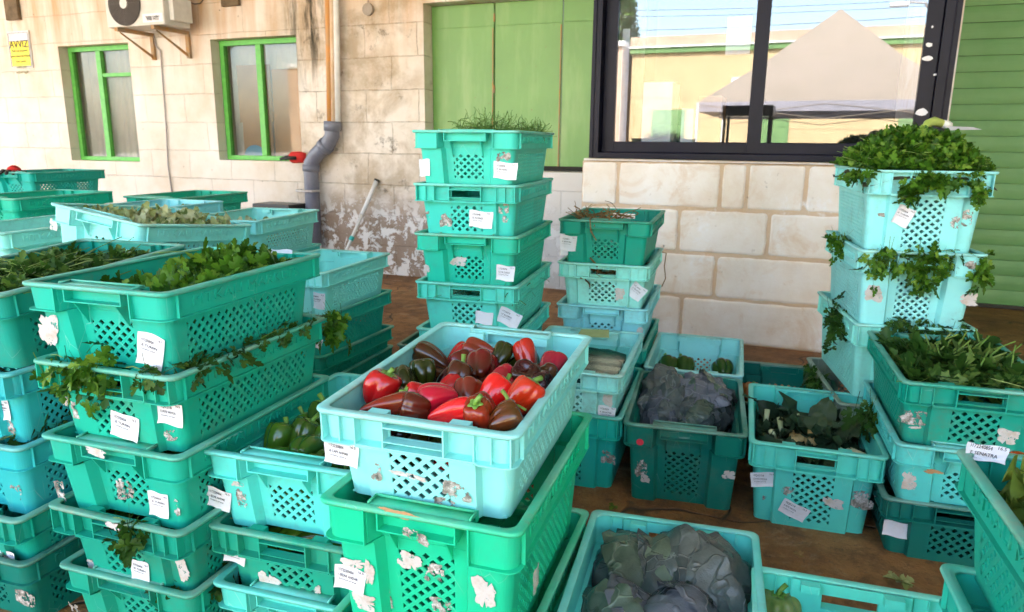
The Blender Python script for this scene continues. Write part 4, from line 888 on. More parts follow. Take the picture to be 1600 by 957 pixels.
ST = [('A1', (77, 515), (46, 66), 10, 'torn'), ('A1', (237, 547), (48, 54), 14, 'label', 'p'), ('A2', (101, 622), (17, 36), 0, 'torn'), ('A2', (197, 666), (52, 42), 12, 'label', 'p'), ('A2', (267, 646), (48, 38), 3, 'label', 'm'),
      ('A2', (268, 680), (34, 26), 0, 'res'), ('A2', (120, 640), (26, 40), 0, 'res'), ('A3', (250, 788), (36, 42), 4, 'label', 'p'), ('A3', (150, 706), (52, 16), 8, 'torn'), ('A3', (95, 768), (26, 46), 0, 'res'), ('A3', (277, 795), (14, 40), 0, 'res'), ('A3', (195, 765), (40, 50), 0, 'res'),
      ('A4', (221, 893), (34, 40), 6, 'label', 'p'), ('A4', (285, 886), (30, 56), -12, 'torn'), ('A4', (145, 885), (24, 34), 0, 'torn'), ('A4', (178, 822), (42, 14), 8, 'torn'), ('A5', (118, 950), (30, 20), 0, 'res'),
      ('L2', (6, 640), (28, 34), 0, 'label', 'p'), ('L2', (18, 668), (16, 34), 0, 'res'), ('L3', (26, 770), (26, 36), 0, 'res'), ('L4', (12, 876), (34, 36), 6, 'label', 'p'), ('L5', (40, 935), (38, 28), 8, 'patch'),
      ('G1', (343, 779), (44, 34), 10, 'label', 'g'), ('G1', (378, 780), (22, 46), 0, 'res'), ('G1', (372, 756), (28, 12), 0, 'torn'), ('G2', (368, 866), (38, 28), 8, 'label', 'g'), ('G2', (421, 909), (52, 36), 22, 'torn'), ('G2', (497, 921), (13, 20), 0, 'torn'),
      ('P1', (535, 708), (58, 38), 6, 'label', 'c'), ('P1', (640, 743), (72, 12), 8, 'torn'), ('P1', (695, 790), (34, 28), 5, 'patch'), ('P1', (588, 738), (26, 36), 0, 'res'), ('P1', (712, 768), (60, 40), 0, 'res'),
      ('P2', (548, 903), (52, 42), 8, 'label', 'g'), ('P2', (552, 880), (50, 22), 0, 'torn'), ('P2', (577, 895), (22, 52), 12, 'torn'), ('P2', (570, 940), (50, 36), 0, 'torn'), ('P2', (603, 932), (26, 46), 0, 'res'), ('P2', (640, 876), (48, 38), 20, 'torn'), ('P2', (680, 895), (40, 40), 0, 'res'),
      ('P2', (757, 925), (48, 64), 0, 'torn'), ('P2', (625, 803), (92, 14), 9, 'tan'), ('P2', (650, 838), (60, 22), 14, 'res'), ('P2', (690, 945), (50, 30), 0, 'res'),
      ('T1', (664, 262), (17, 26), 0, 'label', None), ('T1', (790, 267), (38, 26), 4, 'label', 'b'), ('T1', (787, 245), (28, 20), 0, 'res'), ('T2', (697, 344), (24, 28), 0, 'res'), ('T2', (694, 350), (12, 10), 0, 'torn'), ('T2', (752, 343), (38, 26), 4, 'label', 'b'), ('T2', (786, 326), (18, 17), 0, 'patch'), ('T2', (666, 338), (14, 20), 0, 'res'), ('T2', (790, 342), (14, 14), 0, 'res'),
      ('T3', (717, 409), (32, 18), 4, 'torn'), ('T3', (790, 427), (29, 24), 4, 'label', 'b'), ('T3', (667, 420), (14, 14), 0, 'torn'), ('T4', (757, 497), (28, 20), 4, 'label', None), ('T4', (796, 497), (36, 26), 22, 'label', 'b'),
      ('M1', (888, 380), (26, 24), 4, 'label', 'r'), ('M1', (882, 394), (12, 10), 0, 'label', None), ('M2', (995, 456), (24, 24), 36, 'label', 'r'), ('M2', (968, 460), (20, 24), 0, 'torn'), ('M3', (1000, 520), (14, 20), 0, 'torn'),
      ('N1', (948, 645), (27, 22), 3, 'label', 'r'), ('N1', (950, 626), (18, 26), 0, 'torn'), ('N2', (949, 722), (26, 30), 0, 'res'), ('K1', (1000, 691), (14, 13), 0, 'dot'), ('K1', (1002, 732), (22, 36), 0, 'res'), ('K1', (1008, 748), (16, 18), 0, 'torn'), ('K1', (1139, 742), (22, 20), 0, 'torn'),
      ('Cc1', (1193, 749), (38, 24), -6, 'label', 'm'), ('Cc1', (1240, 797), (42, 24), 24, 'label', 'm'), ('Cc1', (1302, 786), (40, 20), 6, 'torn'), ('Cc1', (1348, 782), (32, 32), 5, 'patch'), ('Cc1', (1195, 778), (9, 10), 0, 'res'), ('Cc1', (1232, 768), (26, 22), 0, 'res'),
      ('R1', (1430, 653), (45, 24), 0, 'patch'), ('R1', (1430, 668), (22, 5), -12, 'torn'), ('R1', (1574, 682), (40, 28), 10, 'torn'), ('R2', (1420, 752), (28, 36), 0, 'torn'), ('R2', (1458, 737), (28, 11), 4, 'tan'), ('R3', (1402, 827), (42, 26), 4, 'label', None),
      ('S1', (1411, 338), (26, 30), 22, 'label', 'p'), ('S1', (1511, 341), (14, 26), 0, 'patch'), ('S1', (1492, 348), (18, 22), 0, 'res'), ('S2', (1365, 459), (30, 34), 0, 'torn'), ('S2', (1514, 468), (34, 24), 0, 'torn'), ('S2', (1514, 415), (26, 16), 0, 'res'), ('S1', (1377, 336), (12, 8), 0, 'res'),
      ('H1', (497, 470), (26, 26), 4, 'label', 'b'), ('H2', (497, 534), (16, 22), 20, 'label', None), ('U1', (84, 352), (18, 24), 0, 'torn')]
for s in ST: sticker(*s[:5], **({'txt': s[5]} if len(s) > 5 else {}))
sticker('P2', (836, 905), (16, 60), 0, 'torn', end='side'); sticker('RB1', (1540, 707), (58, 26), 6, 'label', 'r', end='far'); sticker('A1', (441, 401), (38, 22), 0, 'label', None, end='far')

# ================================================================== produce
def leaflet():
    half = [(0, 0), (.06, .17), (.30, .12), (.36, .26), (.46, .28), (.40, .40), (.46, .52), (.30, .50), (.15, .52), (.24, .64), (.30, .78), (.19, .80), (.13, .93), (0, 1)]
    pts = half + [(-x, y) for x, y in reversed(half[1:-1])]
    V = [(0, .42, -.03)] + [(x, y, abs(x) * .35 - .12 * (y - .45) ** 2) for x, y in pts]; n = len(pts)
    return np.array(V), np.array([(0, 1 + i, 1 + (i + 1) % n) for i in range(n)])
def combine(parts):
    V, F, o = [], [], 0
    for v, f in parts: V.append(v); F.append(f + o); o += len(v)
    return np.concatenate(V), np.concatenate(F)
def place2(vf, ang, sc, off):
    v, f = vf; c, s = math.cos(ang), math.sin(ang); M = np.array([[c, -s, 0], [s, c, 0], [0, 0, 1]]); return v * sc @ M.T + np.array(off), f
LL = leaflet()
stemq = (np.array([(-.012, -.55, -.12), (.012, -.55, -.12), (.012, .45, 0), (-.012, .45, 0)], float), np.array([(0, 1, 2), (0, 2, 3)]))
T_PARS = combine([place2(LL, 0, .62, (0, .42, 0)), place2(LL, 1.15, .52, (-.02, .30, .02)), place2(LL, -1.15, .52, (.02, .30, .02)), stemq])
T_SINGLE = combine([place2(LL, 0, 1.0, (0, 0, 0)), place2(LL, .9, .6, (0, .05, .03)), place2(LL, -.9, .6, (0, .05, .03))])
def broad(nx=6, ny=8, wv=.10, toothed=False):
    V, F = [], []
    for j in range(ny + 1):
        t = j / ny; w_ = .36 * math.sin(math.pi * min(1, t * .93 + .05)) ** .75
        for i in range(nx + 1):
            u = i / nx * 2 - 1; V.append((u * w_, t, abs(u) * .10 + wv * abs(u) ** 2 * math.sin(t * 15 + (3 if u > 0 else 0)) - .25 * (t - .4) ** 2))
    for j in range(ny):
        for i in range(nx):
            a = j * (nx + 1) + i; F += [(a, a + 1, a + nx + 2), (a, a + nx + 2, a + nx + 1)]
    return np.array(V), np.array(F)
T_BROAD = broad(); T_RUF = broad(8, 10, .22)
def rotm(yaw, tx, ty):
    cy_, sy = np.cos(yaw), np.sin(yaw); cx, sx = np.cos(tx), np.sin(tx); cz, sz = np.cos(ty), np.sin(ty); n = len(yaw); Z = np.zeros(n); O = np.ones(n)
    Rz = np.stack([cy_, -sy, Z, sy, cy_, Z, Z, Z, O], 1).reshape(n, 3, 3); Rx = np.stack([O, Z, Z, Z, cx, -sx, Z, sx, cx], 1).reshape(n, 3, 3); Ry = np.stack([cz, Z, sz, Z, O, Z, -sz, Z, cz], 1).reshape(n, 3, 3)
    return Rz @ Rx @ Ry
def scatter(tmpl, pos, size, tx, ty, yaw=None, bend=.5):
    V, F = tmpl; n = len(pos); yaw = nrs.rand(n) * 6.283 if yaw is None else yaw
    M = rotm(yaw, tx, ty); W = np.repeat(V[None], n, 0).copy(); b = nrs.normal(0, bend, n)[:, None]; W[:, :, 2] += b * W[:, :, 1] ** 2 * .5
    W = W * np.asarray(size).reshape(-1, 1, 1); W = np.einsum('nij,nkj->nki', M, W) + pos[:, None, :]
    Fa = (F[None] + (np.arange(n) * len(V))[:, None, None]).reshape(-1, F.shape[1]); return W.reshape(-1, 3), Fa
def stems(n, pos, L, r, spread, up=.3):
    """thin curved stalks as three-sided tubes"""
    mb = MB()
    for i in range(n):
        p = Vector(pos[i]); a = rnd.random() * 6.283; d = Vector((math.cos(a), math.sin(a), rnd.uniform(-.1, 1) * up)); l = L * rnd.uniform(.5, 1.2); q = Vector((rnd.uniform(-1, 1), rnd.uniform(-1, 1), rnd.uniform(-.3, .6))) * l * spread
        mb.tube([p, p + d * l * .5 + q * .5, p + d * l], r * rnd.uniform(.7, 1.2), 4)
    return mb
def heap(key, name, tm, m, n, size, hf, label, cat, rect=(-.150, .150, -.228, .228), thick=.045, tilt=.55, core=M_core, nst=0, stL=.10, stm=None, seed=3, n_stand=0, xy_jit=None):
    c = CR[key]; x = nrs.uniform(rect[0], rect[1], n); y = nrs.uniform(rect[2], rect[3], n)
    z = np.array([hf(a, b) for a, b in zip(x, y)]) - nrs.rand(n) ** 1.5 * thick
    V, F = scatter(tm, np.stack([x, y, z], 1), nrs.uniform(*size, n), nrs.normal(0, tilt, n), nrs.normal(0, tilt, n))
    A = c['near'] == 'A'; inside = V[:, 2] < c['h'] + .004; xl = .158 + .014 * np.clip(V[:, 2] / c['h'], 0, 1)
    V[:, 0] = np.where(inside, np.clip(V[:, 0], -xl, xl), V[:, 0]); V[:, 1] = np.where(inside, np.clip(V[:, 1], -(.236 if A else .244), .244 if A else .236), V[:, 1]); V[:, 2] = np.maximum(V[:, 2], .012)
    t = empty(name, c['base']); t.rotation_euler = c['e'].to_euler(); tag(t, label, cat, kind='stuff')
    link('leaves', np_mesh('leaves', V, F, m, True), t)
    gx = np.linspace(rect[0] - .004, rect[1] + .004, 18); gy = np.linspace(rect[2] - .004, rect[3] + .004, 26); mb = MB()
    for b in gy:
        for a in gx: mb.v.append((a, b, max(.02, hf(a, b) - thick * .75 + nrs.uniform(-.006, .004))))
    for j in range(25):
        for i in range(17): q = j * 18 + i; mb.f.append((q, q + 1, q + 19, q + 18))
    if core: mb.build('heap_core', core, t, smooth=True)
    if nst:
        ii = nrs.randint(0, n, nst); pos = [(x[i], y[i], hf(x[i], y[i]) + .004) for i in ii]; stems(nst, pos, stL, .0012, .3).build('stalks', stm or M_stem, t, smooth=True)
    return t
def bump_h(z0, amp, fx=9, fy=7, ph=0, mound=0):
    return lambda x, y: z0 + amp * math.sin(x * fx + ph) * math.sin(y * fy + ph * 1.7) + amp * .6 * math.sin(x * 23 + y * 17 + ph) + mound * max(0, 1 - (x / .19) ** 2) * max(0, 1 - (y / .30) ** 2)
# parsley with a lean towards the far end in the top left crate
heap('A1', 'parsley_heap', T_PARS, M_parsley, 1300, (.040, .068), lambda x, y: .100 + .016 * math.sin(x * 17 + 1) * math.sin(y * 13) + .060 / (1 + math.exp(-(x + .05 + .15 * (y + .05)) * 45)) + .022 * math.exp(-((y - .05) / .17) ** 2), 'fresh flat parsley heaped in the top crate of the big front left stack', 'parsley', rect=(-.155, .155, -.20, .22), thick=.05, nst=26, stL=.09, tilt=.75)
heap('L1', 'parsley_heap', T_PARS, M_parsley_dk, 1100, (.035, .06), bump_h(.158, .014, ph=2, mound=.02), 'darker parsley with long pale stalks in the crate at the left edge', 'parsley', nst=110, stL=.17, stm=M_stem, tilt=.6)
heap('A2', 'parsley_heap', T_PARS, M_parsley, 420, (.045, .07), bump_h(.150, .012, ph=1), 'parsley inside the second crate of the big front left stack', 'parsley', nst=20)
heap('A3', 'parsley_heap', T_PARS, M_parsley, 160, (.045, .07), bump_h(.09, .012, ph=1), 'parsley inside the third crate of the big front left stack', 'parsley')
heap('A4', 'parsley_heap', T_PARS, M_parsley, 300, (.045, .07), bump_h(.135, .012, ph=4), 'parsley inside the fourth crate of the big front left stack', 'parsley', nst=10)
heap('A5', 'parsley_heap', T_PARS, M_parsley, 300, (.045, .07), bump_h(.13, .012, ph=4), 'parsley inside the crate with the broken corner', 'parsley')
heap('L2', 'parsley_heap', T_PARS, M_parsley_dk, 160, (.045, .07), bump_h(.10, .012, ph=4), 'parsley inside the blue crate at the left edge', 'parsley')
heap('L3', 'parsley_heap', T_PARS, M_parsley_dk, 260, (.045, .07), bump_h(.155, .012, ph=4), 'parsley inside the speckled blue crate at the left edge', 'parsley')
hs = lambda x, y: .262 + .140 * (max(0, 1 - (abs(x + .0) / .215) ** 2.6)) * (max(0, 1 - (abs(y) / .31) ** 2.4)) + .010 * math.sin(x * 31 + 1) * math.sin(y * 25)
heap('S1', 'parsley_heap', T_PARS, M_parsley, 4600, (.030, .050), hs, 'high mound of fresh parsley on the top crate by the roller shutter', 'parsley', rect=(-.198, .198, -.285, .285), thick=.04, tilt=.8, nst=170, stL=.07)
for k_, ph in (('S2', 1), ('S3', 3)): heap(k_, 'parsley_heap', T_PARS, M_parsley_dk, 650, (.04, .065), bump_h(.225, .012, ph=ph, mound=.0), 'parsley inside the %s crate of the shutter stack' % {'S2': 'second', 'S3': 'third'}[k_], 'parsley', tilt=.7)
heap('R1', 'celery_heap', T_SINGLE, M_celery, 700, (.055, .085), bump_h(.172, .010, ph=2.2, mound=.018), 'broad dark celery leaves with upright cut stalks in the green crate at the right', 'celery', nst=18, stL=.12, tilt=.35, thick=.03)
heap('RB1', 'lettuce_heap', T_RUF, M_lettuce, 260, (.07, .11), bump_h(.178, .02, ph=1.2), 'broad yellow green lettuce leaves in the crate at the right bottom edge', 'lettuce', tilt=.45, thick=.05)
heap('U1', 'leafy_vegetables', T_RUF, M_pale, 330, (.05, .085), lambda x, y: .155 + .03 * math.exp(-((x - .03) / .12) ** 2) * math.sin(y * 9 + 2.0) ** 2, 'pale green leafy vegetables in the tilted aqua crate', 'vegetables', tilt=.55, thick=.035, rect=(-.15, .165, -.22, .262))
heap('V1', 'leafy_vegetables', T_RUF, M_pale, 150, (.05, .08), bump_h(.115, .018, ph=2), 'few pale leaves low in the aqua crate before the black bin', 'vegetables', tilt=.6)
heap('Wc1', 'leafy_vegetables', T_RUF, M_pale, 150, (.05, .08), bump_h(.125, .018, ph=2), 'pale leaves low in the crate behind the lettered crate at the left', 'vegetables', tilt=.6)
heap('G2', 'leaf_litter', T_BROAD, M_lettuce, 60, (.05, .08), bump_h(.10, .01), 'few green leaves inside the crate under the green peppers', 'leaves', tilt=.5)
# dry roots and fennel
def strands(key, name, n, m, label, cat, rect, z, L, r, up, curl=.4):
    c = CR[key]; t = empty(name, c['base']); t.rotation_euler = c['e'].to_euler(); tag(t, label, cat, kind='stuff'); mb = MB()
    for i in range(n):
        p = Vector((rnd.uniform(*rect[:2]), rnd.uniform(*rect[2:]), z + rnd.uniform(-.02, .01))); a = rnd.random() * 6.28; d = Vector((math.cos(a), math.sin(a), rnd.uniform(0, up))).normalized(); pts = [p]
        for k in range(6): d = (d + Vector((rnd.uniform(-1, 1), rnd.uniform(-1, 1), rnd.uniform(-1.1, .8))) * curl).normalized(); p = p + d * L / 6; pts.append(p)
        mb.tube(pts, r * rnd.uniform(.6, 1.4), 4)
    mb.build('strands', m, t, smooth=True); return t
strands('T1', 'fennel_fronds', 380, M_fennel, 'feathery green fennel fronds rising from the top turquoise crate', 'fennel', (-.10, .07, -.12, .22), .180, .12, .0010, 1.2, .6)
strands('T1', 'fennel_fronds', 120, M_fennel, 'small tuft of fennel at the right corner of the top turquoise crate', 'fennel', (.08, .17, .0, .27), .19, .07, .0010, 2.0, .35)
strands('M1', 'dry_roots', 90, M_straw, 'dry brown roots lying in the top crate before the stone bay', 'roots', (-.14, .04, -.24, .1), .185, .10, .0022, .6, .5)
strands('M2', 'dry_roots', 60, M_straw, 'dry roots inside the second crate before the stone bay', 'roots', (-.12, .12, -.24, .1), .13, .12, .003, .6, .5)
strands('T4', 'fennel_fronds', 160, M_fennel, 'fennel fronds inside the fourth crate of the fennel stack', 'fennel', (-.1, .16, -.25, .1), .15, .10, .0011, 1, .4)
def root_string(key, pts, label):
    c = CR[key]; mb = MB(); mb.tube(pts, .0028, 5); o = mb.build('hanging_root', M_straw, None, smooth=True); o.matrix_world = Matrix.Translation(c['base']) @ c['e'].to_4x4(); tag(o, label, 'root')
root_string('M2', [(.195, .20, .19), (.22, .22, .18), (.215, .21, .12), (.225, .2, .06), (.21, .19, .02)], 'thin root hanging down the right side of the pale crate before the stone bay')
root_string('M1', [(-.06, -.25, .20), (-.06, -.305, .20), (-.055, -.302, .15), (-.03, -.302, .11)], 'thin root dangling over the grip of the top crate before the stone bay')

# sprigs trapped between stacked crates
def sprig(key, path, n, size, label, m=M_parsley, droop=.0, spread=.018, group='parsley sprigs trapped between crates'):
    c = CR[key]; pts = [Vector(p) for p in path]; pos = []
    for i in range(n):
        t = rnd.random() * (len(pts) - 1); a = int(min(t, len(pts) - 1.001)); p = pts[a].lerp(pts[a + 1], t - a) if len(pts) > 1 else pts[0]
        pos.append(p + Vector((rnd.gauss(0, spread * .6), rnd.gauss(0, spread * .6), rnd.gauss(0, spread) - abs(rnd.gauss(0, droop)))))
    pos = np.array([tuple(p) for p in pos]); org = pos.mean(0)
    V, F = scatter(T_PARS, pos - org, nrs.uniform(*size, n), nrs.normal(-.9, .6, n), nrs.normal(0, .6, n), bend=.8)
    t = empty('parsley_sprig', c['base'] + c['e'] @ Vector(org)); t.rotation_euler = c['e'].to_euler(); tag(t, label, 'parsley', group); link('leaves', np_mesh('leaves', V, F, m, True), t)
    mb = MB(); a_ = pts[0] - Vector(org); b_ = pts[0].lerp(pts[1], .45) - Vector(org); mb.tube([a_, a_.lerp(b_, .5) + Vector((0, 0, .004)), b_], .0011, 5); mb.build('stalk', M_stem, t)
zr = HS
sprig('A2', [(-.15, -.285, zr + .012), (-.06, -.295, zr + .010), (.02, -.29, zr + .012)], 46, (.04, .065), 'thick parsley sprig hanging over the left grip of the second front left crate', droop=.035)
sprig('A2', [(.07, -.29, zr + .008), (.15, -.29, zr + .01), (.19, -.2, zr + .01), (.195, -.02, zr + .012)], 40, (.035, .055), 'parsley sprig along the near right corner of the second crate, beside the big torn label', m=M_parsley_dk, droop=.006, spread=.010)
sprig('A2', [(.195, .0, zr + .01), (.195, .24, zr + .012)], 26, (.03, .05), 'thin row of parsley leaves along the long rim of the second front left crate', m=M_parsley_dk, droop=.004, spread=.008)
sprig('A2', [(.19, .29, zr + .01), (.215, .31, zr + .0), (.22, .31, zr - .04)], 34, (.04, .06), 'parsley sprig poking from the far right corner of the second front left crate', droop=.02)
sprig('A4', [(.0, -.29, zr + .0), (.09, -.295, zr - .0)], 16, (.04, .065), 'parsley sprig over the rim of the fourth crate in the big front left stack', m=M_parsley_dk, droop=.02)
sprig('A5', [(.05, -.25, zr + .0), (.17, -.2, zr + .01), (.195, -.05, zr + .02)], 46, (.05, .075), 'large dark parsley sprig on the lowest crate of the front left stack', m=M_parsley_dk, droop=.012)
sprig('L3', [(.10, -.28, zr + .0), (.19, -.1, zr + .01)], 22, (.04, .06), 'parsley sprig squeezed above the speckled blue crate at the left edge', m=M_parsley_dk, droop=.008, spread=.01)
zd = HD
sprig('S2', [(-.20, .06, zd + .02), (-.205, -.06, zd + .01)], 22, (.04, .06), 'parsley sprig sticking out left at the top of the second crate in the shutter stack', droop=.03)
sprig('S2', [(-.175, -.29, zd + .0), (-.10, -.30, zd + .0), (.0, -.30, zd - .0), (.03, -.30, zd - .02)], 80, (.04, .06), 'dense parsley sprig draped over the left grip of the second crate in the shutter stack', droop=.05)
sprig('S2', [(.04, -.29, zd + .004), (.15, -.29, zd + .006), (.19, -.29, zd - .03), (.19, -.29, zd - .07)], 44, (.04, .058), 'parsley sprig hanging at the right corner of the second crate in the shutter stack', droop=.02)
sprig('S3', [(-.20, -.02, zd + .02), (-.215, -.1, zd + .0), (-.215, -.14, zd - .03)], 40, (.045, .065), 'parsley tuft hanging off the left corner of the third crate in the shutter stack', m=M_parsley_dk, droop=.04)
sprig('S3', [(-.10, -.29, zd + .0), (.02, -.29, zd + .012), (.16, -.29, zd + .0)], 56, (.035, .055), 'low parsley fringe along the front rim of the third crate in the shutter stack', m=M_parsley_dk, droop=.004, spread=.012)
sprig('S1', [(-.02, -.292, zd + .0), (-.05, -.315, zd - .03), (-.06, -.31, zd - .09)], 44, (.036, .055), 'parsley sprig dangling down the front of the top shutter crate above its white label', droop=.015, spread=.012)
sprig('S1', [(-.02, -.31, zd - .01), (.08, -.31, zd - .025)], 40, (.036, .055), 'parsley sprig across the hand hole of the top shutter crate', droop=.01, spread=.012)
sprig('S1', [(.12, -.31, zd + .0), (.15, -.32, zd - .06)], 24, (.036, .05), 'short parsley sprig over the right front rim of the top shutter crate', droop=.015, spread=.012)
sprig('S1', [(-.19, -.29, zd + .015), (-.225, -.22, zd + .0)], 22, (.036, .05), 'parsley leaves over the left front corner of the top shutter crate', droop=.015, spread=.012)
sprig('S4', [(-.215, .1, zd + .0), (-.215, .0, zd - .02)], 26, (.045, .06), 'dark parsley tuft low at the left foot of the shutter stack', m=M_parsley_dk, droop=.03)
sprig('R2', [(-.20, .10, zr + .0), (-.21, .0, zr - .02)], 10, (.06, .09), 'two big celery leaves hanging between the crates left of the celery stack', m=M_celery, droop=.03)

# upright stalks of celery
c = CR['R1']; mb = MB()
for i in range(30):
    x = rnd.gauss(.06, .07); y = rnd.gauss(.03, .09); x = max(-.15, min(.16, x)); y = max(-.24, min(.26, y))
    p = Vector((x, y, .175)); mb.tube([p, p + Vector((rnd.uniform(-.01, .02), rnd.uniform(-.02, .02), .035)), p + Vector((rnd.uniform(-.02, .05), rnd.uniform(-.02, .04), rnd.uniform(.045, .085)))], [.0028, .0026, .0022], 6)
o = mb.build('celery_stalks', M_stem, smooth=True); o.matrix_world = Matrix.Translation(c['base']) @ c['e'].to_4x4(); tag(o, 'cut pale celery stalks standing up among the celery leaves', 'celery', kind='stuff')
# leek peel and tag on the parsley mound
mb = MB(); p0 = atd(1438, 207, 2.62); p1 = atd(1459, 190, 2.66); p2 = atd(1486, 197, 2.66)
mb.tube([p0, p0.lerp(p1, .5) + Vector((0, 0, .012)), p1, p1.lerp(p2, .5)], [.005, .014, .017, .014], 12); o = mb.build('leek_piece', simple('leek_green', (.30, .42, .07), (.42, .50, .14), 9, .35), smooth=True)
tag(o, 'curved yellow green leek piece lying on the parsley mound by the shutter', 'leek')
mb = MB(); mb.tube([p1.lerp(p2, .5), p1.lerp(p2, .8), p2], [.014, .015, .011], 12); q_ = mb.build('white_end', simple('leek_white', (.74, .74, .66), (.66, .68, .56)), o, smooth=True)
mb = MB(); a = atd(1484, 204, 2.60); b = atd(1535, 203, 2.60); mb.quad(a, b, b + Vector((-.004, .05, .01)), a + Vector((0, .045, .016))); tag(mb.build('paper_slip', M_paper), 'long white paper slip lying on the parsley mound right of the leek', 'paper')

# ------------------------------------------------------------------ peppers
prof = [(0, .37), (.16, .385), (.40, .475), (.66, .49), (.88, .40), (.99, .22), (1.0, .02), (.93, -.18), (.80, -.34), (.60, -.455), (.38, -.50), (.18, -.475), (0, -.44)]
def pepper_mesh(name, L, r, lobes, ph, taper, mat_, nz=30, na=48, crook=0.0):
    P = np.array(prof); t = np.linspace(0, len(P) - 1, nz + 1); rr_ = np.interp(t, np.arange(len(P)), P[:, 0]); zz = np.interp(t, np.arange(len(P)), P[:, 1])
    for _ in range(2): rr_[1:-1] = (rr_[:-2] + 2 * rr_[1:-1] + rr_[2:]) / 4; zz[1:-1] = (zz[:-2] + 2 * zz[1:-1] + zz[2:]) / 4
    V, F = [], []
    for i in range(nz + 1):
        tt = .5 - zz[i]; k = 1 - taper * tt ** 1.3
        for j in range(na):
            a = 6.28318 * j / na; lob = abs(math.cos(lobes * (a + .18 * math.sin(a + ph) + .25 * tt * math.sin(ph * 3)) / 2 + ph)) ** .55
            amp = .15 + .24 * tt ** 1.5 + .10 * (tt < .25) * (.25 - tt) * 4
            R_ = r * rr_[i] * k * (1 - amp + amp * lob * 1.25) * (1 + .05 * math.sin(2 * a + ph * 2))
            dz = L * .10 * (lob - .5) * (tt > .8) * (-1) * (tt - .8) * 5 * rr_[i]
            V.append((R_ * math.cos(a) + crook * L * tt ** 2, R_ * math.sin(a) + .03 * L * math.sin(tt * 4 + ph), zz[i] * L + dz))
    for i in range(nz):
        for j in range(na): j2 = (j + 1) % na; F.append((i * na + j, (i + 1) * na + j, (i + 1) * na + j2, i * na + j2))
    return np_mesh(name, V, F, mat_, True)
def calyx_mesh(r, L, ph, slen=.03, bendv=.5):
    mb = MB(); n = 30; z0 = L * .40; mb.v.append((0, 0, z0 + .003))
    for ring, (k, z) in enumerate(((.35, .40), (.62, .445), (.80, .445))):
        for i in range(n):
            a = 6.28318 * i / n; kk = k * (1 + (.25 * (ring == 2)) * math.cos(5 * a + ph)) * .52; mb.v.append((r * kk * math.cos(a), r * kk * math.sin(a), L * z + .004 + (-.001 if ring == 2 else .0015)))
    for i in range(n): mb.f.append((0, 1 + i, 1 + (i + 1) % n))
    for q in range(2):
        for i in range(n): a = 1 + q * n + i; b = 1 + q * n + (i + 1) % n; mb.f.append((a, a + n, b + n, b))
    mb.tube([(0, 0, z0), (.002, 0, z0 + slen * .5), (slen * bendv, .003, z0 + slen)], [.0075, .0050, .0058], 10); return mb.mesh('calyx', M_calyx, True)
PV = []
for i, (L, r, lb, ta, ck) in enumerate([(.085, .040, 3, .25, 0), (.078, .038, 4, .15, 0), (.105, .034, 3, .42, .12), (.095, .036, 4, .35, -.1), (.072, .036, 3, .1, 0), (.115, .030, 3, .5, .15), (.082, .042, 4, .2, .05)]):
    PV.append((pepper_mesh('pepper_skin', L, r, lb, i * 1.37 + .4, ta, M_pepper, crook=ck), calyx_mesh(r, L, i, .022 + .006 * (i % 3), .3 + .3 * (i % 2)), L, r))
def inbox(key, P, mx=.125, my=.195, zmin=0):
    c = CR[key]; q = to_local(key, P); q.x = max(-mx, min(mx, q.x)); q.y = max(-my, min(my, q.y)); return c['base'] + c['e'] @ q
def pepper(loc, axis, v, col, dark, label, group, roll=None, sc=1.0, name='bell_pepper', stem=True):
    t = empty(name, loc); q = Vector(axis).normalized().to_track_quat('Z', 'Y'); t.rotation_mode = 'QUATERNION'; t.rotation_quaternion = q @ Euler((0, 0, roll if roll is not None else rnd.random() * 6.28)).to_quaternion(); t.scale = (sc, sc, sc)
    tag(t, label, 'pepper', group); o = link('skin', PV[v][0], t); o.color = (*col, dark)
    if stem: link('calyx', PV[v][1], t)
    return t
RED, DRED, BRN, OLV, ORG, WIN = (.40, .006, .008), (.13, .004, .005), (.055, .012, .004), (.022, .030, .003), (.46, .022, .004), (.035, .003, .004)
GPP = 'red and brown peppers heaped in the front crate'
